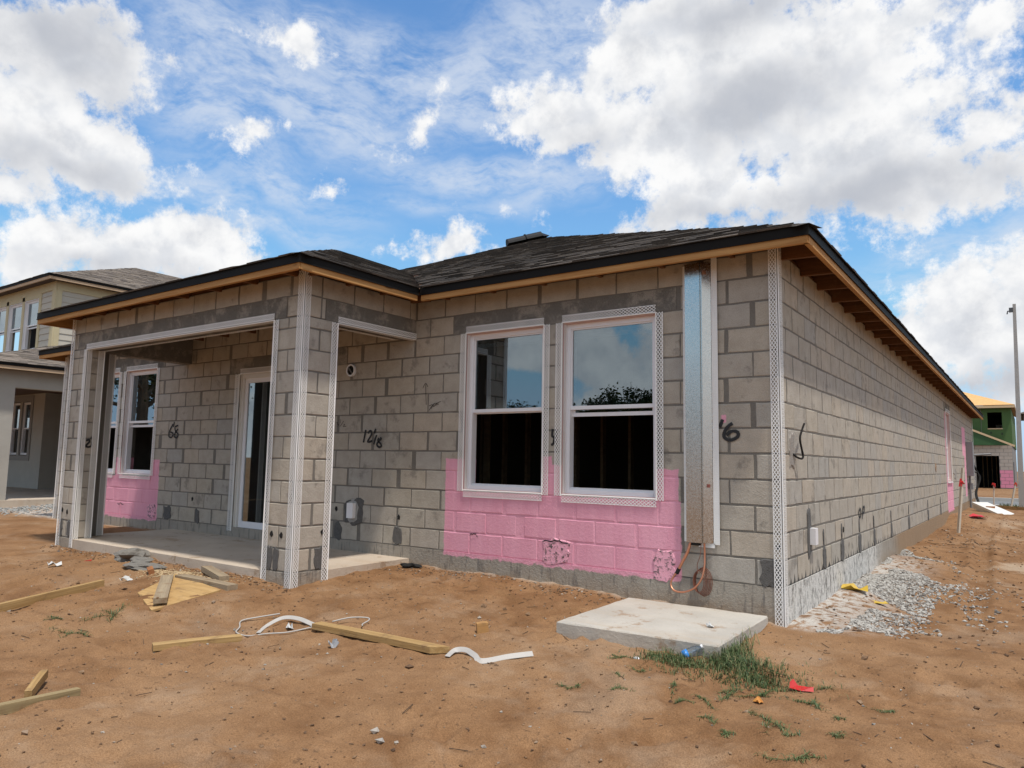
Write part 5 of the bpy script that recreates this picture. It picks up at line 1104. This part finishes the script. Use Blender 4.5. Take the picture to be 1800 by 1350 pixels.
for row in range(12):
    z = -0.1+0.2032*row; x = 0.655-(0.2 if row % 2 else 0.0); xs = [0.655]+([0.455] if row % 2 else [])
    while xs[-1] > -3: xs.append(xs[-1]-0.4064)
    for a, c2 in zip(xs[1:], xs[:-1]):
        if z < 1.70 and a < 0.02 and c2 > -1.14: 
            if c2 <= 0.05 or a < -0.9: continue
            a = max(a, 0.012)
        pk = z < 0.9 and a >= 0.0
        MB().box(a+0.008, c2-0.008, 44.995, 45.02, z+0.008, min(z+0.195, 2.33)).build('block', FPINK if pk else FBLK, FH)
mb = MB(); mb.box(-9, -0.46, 45.0, 45.15, 2.345, 4.52); mb.box(0.25, 0.70, 45.0, 45.15, 2.345, 4.52); mb.box(-0.46, 0.25, 45.0, 45.15, 2.345, 3.32); mb.box(-0.46, 0.25, 45.0, 45.15, 4.26, 4.52); mb.box(0.55, 0.70, 45.15, 57, 2.345, 4.52); mb.build('sheathing', GREENS, FH)
for bx in ((-2.0, -1.985), (-0.78, -0.765)): MB().box(bx[0], bx[1], 44.985, 45.0, 2.4, 4.5).build('sheathing_seam', FMOR, FH)
for k in range(9): MB().box(-1.7+0.27*k, -1.62+0.27*k, 44.985, 44.999, 2.9+0.06*(k%3), 3.0+0.06*(k%3)).build('tape_patch', simple('dark_tape', (0.03, 0.05, 0.025), 0.8), FH) if k % 2 else None
MB().box(-0.47, 0.27, 44.97, 45.1, 3.27, 3.325).build('sill', LUM, FH)
MB().box(-6, 0.44, 50, 50.1, -0.4, 4.4).build('dark_backing_wall', DARK, FH); MB().box(-6, 0.44, 45.25, 50, 2.36, 2.40).build('dark_backing_floor', DARK, FH); MB().box(-8.9, 0.44, 45.25, 57, 4.40, 4.45).build('dark_closing_ceiling', DARK, FH)  # dark box added behind the openings, the interior's shade is in its colour
for x in (-0.95, -0.72, -0.48, -0.25): MB().box(x, x+0.04, 48.0, 48.1, -0.3, 2.3).build('stud', DARKWOOD, FH)
MB().box(-0.22, 0.24, 49.9, 49.99, 2.9, 3.78).build('bright_panel', simple('pale_panel', (0.7, 0.7, 0.7)), FH)
mb = MB(); e0, e1, e2_ = (0.90, 44.6, 4.63), (0.90, 57.5, 4.63), (-10, 44.6, 4.63); r0, r1 = (-4.4, 49.9, 6.75), (-4.4, 52.5, 6.75)
for dzv in (0, 0.03): 
    for f in ((e0, e1, r1, r0), (e2_, e0, r0)): mb.poly([(a, b2, c2+dzv) for a, b2, c2 in f])
mb.build('roof_sheathing', OSB, FH); MB().box(-10, 0.895, 44.6, 44.64, 4.49, 4.62).build('fascia_board', LUM, FH); MB().box(0.855, 0.895, 44.641, 57.5, 4.49, 4.62).build('fascia_board', DARKWOOD, FH)
MB().box(-9, 0.85, 44.65, 44.99, 4.55, 4.58).build('soffit', DARKWOOD, FH)
MB().bar((-2.6, 44.55, 3.86), (0.80, 44.55, 2.29), 0.05, 0.11).build('rake_board', LUM, FH)
mb = MB(); mb.poly([(-2.6, 44.57, 3.78), (-2.6, 44.57, 2.345), (0.66, 44.57, 2.345)]); mb.build('gable_sheathing', simple('dark_green_sheathing', (0.035, 0.10, 0.035), 0.8, 0, 0.2, 2), FH)
MB().box(0.66, 0.70, 46, 47.2, 0.2, 1.4).build('meter_panel', PANEL, FH)
H2 = bpy.data.objects.new('far_house', None); COL.objects.link(H2); H2.location = (4, 62, 0); tag(H2, 'pale blue grey house half hidden behind the concrete pole', 'house')
BLU = simple('blue_siding', (0.42, 0.47, 0.50), 0.7, 0, 0.08, 2)
mb = MB(); mb.box(-2.8, 6, 0, 9, -0.5, 5.2); mb.build('wall', BLU, H2)
for k in range(20): MB().box(-2.8, 6, -0.02, -0.001, 0.3+k*0.24, 0.52+k*0.24).build('siding_board', BLU, H2)
mb = MB(); a, b2, c2, d2, t = (-3.2, -0.4, 5.2), (6.4, -0.4, 5.2), (6.4, 9.4, 5.2), (-3.2, 9.4, 5.2), (1.6, 4.5, 7.2)
for f in ((a, b2, t), (b2, c2, t), (c2, d2, t), (d2, a, t)): mb.poly(f)
mb.build('roof', SHINGLE, H2)
w2 = MB().box(-1.6, -0.6, -0.05, -0.021, 3.2, 4.4).build('window', VINYL, H2); MB().box(-1.52, -0.68, -0.06, -0.051, 3.28, 4.32).build('pane', GLASS, w2)

# ------------------------------------------------------------------ grass, weeds, gravel, crumbs
m, h, b = new_mat('grass'); t = attr(h, 'tint'); c = h.ramp(t, [(0.0, (0.035, 0.065, 0.018)), (0.55, (0.065, 0.105, 0.03)), (0.85, (0.11, 0.14, 0.045)), (1.0, (0.26, 0.21, 0.10))])
h.put(b.inputs['Base Color'], c); b.inputs['Roughness'].default_value = 0.6; GRASS = m
def blade(mb, r, x, y, hgt, lean, w):
    a = r.uniform(0, 6.283); d = Vector((math.cos(a), math.sin(a), 0)); s = Vector((-d.y, d.x, 0))*w; p0 = SG(x, y, -0.005)
    p1 = p0+d*lean*hgt*0.35+Vector((0, 0, hgt*0.6)); p2 = p0+d*lean*hgt+Vector((0, 0, hgt*(1.0-0.35*lean))); mb.tint = r.random()**0.8*0.98+0.01
    mb.poly([p0-s, p0+s, p1+s*0.8, p1-s*0.8]); mb.poly([p1-s*0.8, p1+s*0.8, p2])
mb = MB(); r = random.Random(77)
for cx, cy, sx, sy3, n, hg in ((-0.05, -0.95, 0.04, 0.15, 190, 0.12), (0.0, -1.15, 0.06, 0.09, 240, 0.11), (-0.07, -1.24, 0.05, 0.03, 90, 0.12), (0.22, -1.55, 0.15, 0.08, 240, 0.045), (-0.12, -1.62, 0.15, 0.05, 160, 0.035), (0.42, -1.42, 0.10, 0.08, 140, 0.04), (-0.25, -1.50, 0.14, 0.04, 200, 0.045), (-0.30, -1.38, 0.10, 0.05, 380, 0.06), (-0.17, -1.44, 0.10, 0.06, 300, 0.06), (0.17, -1.40, 0.09, 0.08, 420, 0.075), (0.27, -1.47, 0.06, 0.06, 260, 0.06), (0.08, -1.30, 0.09, 0.07, 300, 0.09), (0.12, -1.60, 0.12, 0.05, 160, 0.04), (-0.42, -1.47, 0.05, 0.06, 60, 0.05), (0.3, -1.2, 0.15, 0.15, 60, 0.03)):
    for _ in range(n): blade(mb, r, r.gauss(cx, sx), r.gauss(cy, sy3), hg*r.uniform(0.4, 1.15), r.uniform(0.3, 1.3), 0.0022)
tag(mb.build('grass', GRASS), 'green grass tufts at the front right corner of the concrete pad', 'grass', kind='stuff')
WEEDS = [(-4.08, -2.95, 'left of the plywood sheet', .12), (-3.88, -3.27, 'between the plywood and the leftmost plank', .10), (-4.27, -3.26, 'close above the leftmost plank', .06), (-0.52, -2.28, 'below the concrete pad, left of a lone tuft', .07), (-0.32, -2.18, 'below the concrete pad, right of a lone tuft', .06), (0.24, -2.20, 'below the orange wrapper', .07), (0.47, -2.08, 'under the red scrap, nearer the camera', .09), (0.62, -1.72, 'just right below the red scrap', .08), (0.61, -2.25, 'low on the sand near the bottom right', .08), (0.75, -1.88, 'right of the red scrap on bare sand', .06), (0.70, -2.44, 'touching the bottom edge of the photo', .08), (-0.36, -1.72, 'left below the bottle on a runner', .06), (-0.55, -1.62, 'left of the round white lid', .05), (0.33, -1.72, 'right above the orange wrapper', .08), (0.12, -1.98, 'left below the orange wrapper', .07), (0.95, -1.55, 'rightmost on the sand beside a dark twig', .05), (-0.10, -1.86, 'halfway between the bottle and the bottom edge', .08), (0.02, -2.10, 'low on the sand, left of the weed below the orange wrapper', .06), (0.20, -1.76, 'just above the orange wrapper, under the grass tufts', .09), (-0.42, -1.92, 'on a thin runner below the white lid', .06), (0.62, -1.42, 'right above the red scrap', .07), (0.80, -2.12, 'lower right, below the rightmost weeds', .06), (0.36, -2.32, 'low near the bottom edge, left of the last weed', .05)]
for k, (x, y, where, s) in enumerate(WEEDS):
    r = random.Random(300+k); mb = MB()
    for j in range(r.randint(2, 4)):
        a = r.uniform(0, 6.28); L = s*r.uniform(0.6, 1.6); 
        for q in range(int(14*L/s)+6): t = q/20; blade(mb, r, x+math.cos(a)*L*t+r.gauss(0, .008), y+math.sin(a)*L*t+r.gauss(0, .008), s*r.uniform(.2, .55), r.uniform(.8, 1.8), 0.0020)
        mb.tint = 0.8; mb.tube([SG(x+math.cos(a)*L*t, y+math.sin(a)*L*t, 0.006) for t in (0, .3, .6, 1.0)], 0.0016, 4)
    tag(mb.build('weed', GRASS), 'small green weed '+where, 'weed', 'weeds sprouting from the sand')
OCT = [(1, 0, 0), (0, 1, 0), (-1, 0, 0), (0, -1, 0), (0, 0, 1), (0, 0, -1)]; OF = [(0, 1, 4), (1, 2, 4), (2, 3, 4), (3, 0, 4), (1, 0, 5), (2, 1, 5), (3, 2, 5), (0, 3, 5)]
def chips(name, pts, mat, label, cat, seed, flat=0.6):
    r = np.random.default_rng(seed); V, F, Tn = [], [], []
    for x, y, s in pts:
        A = r.normal(size=(3, 3)); Q, _ = np.linalg.qr(A); sc = s*r.uniform(0.5, 1.2, 3); o = np.array([x, y, surf(x, y)+s*0.25]); k = len(V); t = r.random()
        for p in OCT:
            e = Q @ (np.array(p)*sc*r.uniform(0.75, 1.25)); e[2] *= flat; V.append(tuple(o+e))
        F += [tuple(k+i for i in f) for f in OF]; Tn += [t]*8
    mb = MB(); mb.v, mb.f, mb.t = V, F, Tn; return tag(mb.build(name, mat), label, cat, kind='stuff')
def tinted(name, stops, rough=0.95):
    m, h, b = new_mat(name); n = h.noise(geo_pos(h), 120, 2, 0.6); c = h.ramp(attr(h, 'tint'), stops); c = h.mix(n, h.mix(1.0, c, (0.75, 0.75, 0.75, 1), 'MULTIPLY'), c)
    h.put(b.inputs['Base Color'], c); b.inputs['Roughness'].default_value = rough; return m
r = random.Random(55); pts = []
while len(pts) < 10000:
    y = r.uniform(-0.05, 6.2); x = 0.01+abs(r.gauss(0, 0.36))*(0.6+0.6*min(1, max(0, 2.6-abs(y-2.6))/2.0)); dn = float(vnoise(np.array([x*3.2+10+y*0.5]), np.array([y*1.7+10]), 31)[0])
    if dn < 0.38 or (y < 0.35 and x > 0.4) or (y > 5.6 and r.random() < .7): continue
    pts.append((x, y, r.choice((0.005, 0.006, 0.008, 0.010, 0.013, 0.018, 0.024))))
chips('gravel', pts, tinted('white_gravel', [(0, (0.38, 0.36, 0.33)), (0.5, (0.52, 0.50, 0.46)), (0.8, (0.33, 0.30, 0.27)), (1, (0.17, 0.155, 0.14))]), 'spilled white gravel and mortar crumbs along the long wall', 'gravel', 1, 0.7)
pts = [(r.gauss(-16.2, 0.8), r.uniform(-0.5, 2.2), r.uniform(0.012, 0.04)) for _ in range(900)]; pts = [p for p in pts if p[0] > -15.4 or p[1] < 0.1 or p[1] > -.3]
chips('gravel', [(max(p[0], -18) if p[0] < -15.44 and p[1] < -0.32 else abs(p[0]+15.4)*0.8-15.4, p[1], p[2]) for p in pts], tinted('grey_gravel', [(0, (0.26, 0.26, 0.25)), (1, (0.42, 0.42, 0.40))]), 'grey gravel along the porch of the left neighbour house', 'gravel', 2)
pts = [(r.uniform(-7.5, 2.2), -5.0+4.8*r.random()**0.9, r.choice((0.003, 0.004, 0.005, 0.006, 0.008, 0.012))) for _ in range(6500)]
pts += [(r.uniform(-3.8, -0.2), -0.08-abs(r.gauss(0, 0.18)), r.uniform(.004, .016)) for _ in range(700)]+[(r.uniform(-8.5, -3.7), PY-0.03-abs(r.gauss(0, 0.12)), r.uniform(.004, .018)) for _ in range(700)]+[(r.uniform(0.1, 1.8), r.uniform(0, 14), r.uniform(.006, .025)) for _ in range(900)]
pts = [p for p in pts if not (PX1 < p[0] < PX0 and p[1] > PY) and not (-1.26 < p[0] < -0.07 and -1.3 < p[1] < -0.1) and not (p[0] < 0 and p[1] > -0.01)]
pts += [(r.uniform(-7.5, 2.0), r.uniform(-4.6, -0.2), r.uniform(0.014, 0.03)) for _ in range(90)]
pts = [p for p in pts if not (PX1 < p[0] < PX0 and p[1] > PY) and not (-1.28 < p[0] < -0.05 and -1.32 < p[1] < -0.08)]
chips('pebbles', pts, tinted('sand_clods', [(0, (0.10, 0.055, 0.03)), (0.5, (0.20, 0.115, 0.06)), (0.82, (0.30, 0.19, 0.11)), (0.93, (0.42, 0.38, 0.33)), (1, (0.12, 0.10, 0.09))]), 'small clods and crumbs strewn over the sand', 'pebbles', 3)
chips('sawdust', [(r.gauss(-5.05, 0.30), r.gauss(-1.86, 0.10), r.choice((0.006, 0.008, 0.012))) for _ in range(2600)], tinted('sawdust', [(0, (0.50, 0.36, 0.20)), (0.7, (0.62, 0.47, 0.28)), (1, (0.36, 0.24, 0.13))]), 'pale sawdust spilled on the sand before the patio slab', 'sawdust', 6, 0.3)
mb = MB()
for _ in range(280):
    x, y = r.uniform(-7, 2), r.uniform(-4.8, -0.2)
    if (PX1 < x < PX0 and y > PY-0.02) or (-1.28 < x < -0.05 and y > -1.32): continue
    a, L = r.uniform(0, 6.28), r.choice((0.015, 0.02, 0.03, 0.05, 0.09)); mb.bar(SG(x, y, .004), SG(x+math.cos(a)*L, y+math.sin(a)*L, 0.006), 0.0028, 0.0028)
for _ in range(70):
    x, y = r.gauss(0.55, 0.35), r.uniform(4.5, 9.0); a, L = r.uniform(0, 6.28), r.uniform(.03, .12)
    if x > 0.03: mb.bar(SG(x, y, .006), SG(x+math.cos(a)*L, y+math.sin(a)*L, 0.01), 0.006, 0.006)
tag(mb.build('twigs', simple('dark_twig', (0.075, 0.048, 0.03), 0.9)), 'dark twigs and splinters strewn over the sand', 'twigs', kind='stuff')
V = []
for name, lbl in (): pass
# verge grass by the pole
mb = MB(); r = random.Random(9)
for _ in range(1500):
    x, y = r.uniform(0.55, 6.0), r.uniform(24.2, 26.1); mb.tint = r.random()*0.9+.02; p0 = G(x, y, -.01); a = r.uniform(0, 6.28); d = Vector((math.cos(a), math.sin(a), 0)); hg = r.uniform(.08, .2)
    mb.poly([p0-d*.012, p0+d*.012, p0+d*.03+Vector((0, 0, hg))])
tag(mb.build('grass', GRASS), 'strip of green grass beside the road at the foot of the pole', 'grass', kind='stuff')

# ------------------------------------------------------------------ trees behind the viewer, mirrored in the window panes
LEAF = tinted('leaf', [(0, (0.03, 0.055, 0.015)), (0.6, (0.055, 0.09, 0.025)), (1, (0.10, 0.13, 0.04))], 0.6); BARK = simple('bark', (0.11, 0.08, 0.055), 0.95, 0, 0.3, 12)
def tree(label, x, y, H, R, seed):
    t = link('tree', None); t.location = G(x, y); tag(t, label, 'tree', 'trees mirrored in the window panes'); H *= 1.15 if H < 9 else 1.5; R *= 1.0 if H < 9 else 1.6; r = random.Random(seed); mb = MB(); tips = []
    mb.tube([(0, 0, -.3), (0.1, 0, H*.25), (0, .1, H*.5), (0.1, 0, H*.8)], [H*.028, H*.022, H*.015, H*.005], 8)
    for k in range(16):
        a = r.uniform(0, 6.28); z0 = H*r.uniform(.25, .7); q = Vector((math.cos(a)*R*r.uniform(.4, .95), math.sin(a)*R*r.uniform(.4, .95), z0+H*r.uniform(.05, .28))); mb.tube([(0, 0, z0), q*0.5+Vector((0, 0, z0*.5)), q], [H*.010, H*.007, H*.003], 5); tips += [q, q*0.75+Vector((0, 0, z0*.25+.3))]
    mb.build('trunk', BARK, t); tips.append(Vector((0, 0, H*.86))); mb = MB(); 
    for k in range(3200 if H < 11 else 6500):
        c = r.choice(tips); q = c+Vector((r.gauss(0, R*.15), r.gauss(0, R*.15), r.gauss(0, H*.045))); s = r.uniform(.10, .22); a = Vector((r.gauss(0, 1), r.gauss(0, 1), r.gauss(0, 1))).normalized()*s; b2 = a.orthogonal().normalized()*s*.6; mb.tint = r.random()*.95+.02
        mb.poly([q-a, q+b2, q+a, q-b2])
    mb.build('crown', LEAF, t)
for k, (x, y, H, R) in enumerate(((-23.5, -57, 7.2, 2.6), (-28, -58, 7.4, 2.8), (-33, -58, 7.0, 3.0), (-26, -55, 6.3, 2.6), (-30.5, -56, 7.0, 3.0), (-35.5, -54, 6.2, 2.8), (-41, -56, 6.6, 3.0), (-47, -53, 7.2, 3.2), (-53, -50, 6.6, 3.0), (-50, -21, 11.5, 4.2), (-58, -27, 12.5, 4.6), (-66, -31, 12, 4.4))):
    tree('leafy tree behind the viewer, mirrored in the '+('right rear window pane' if k < 6 else 'left rear window pane' if k < 9 else 'dark window pane under the patio roof'), x, y, H, R, 700+k)
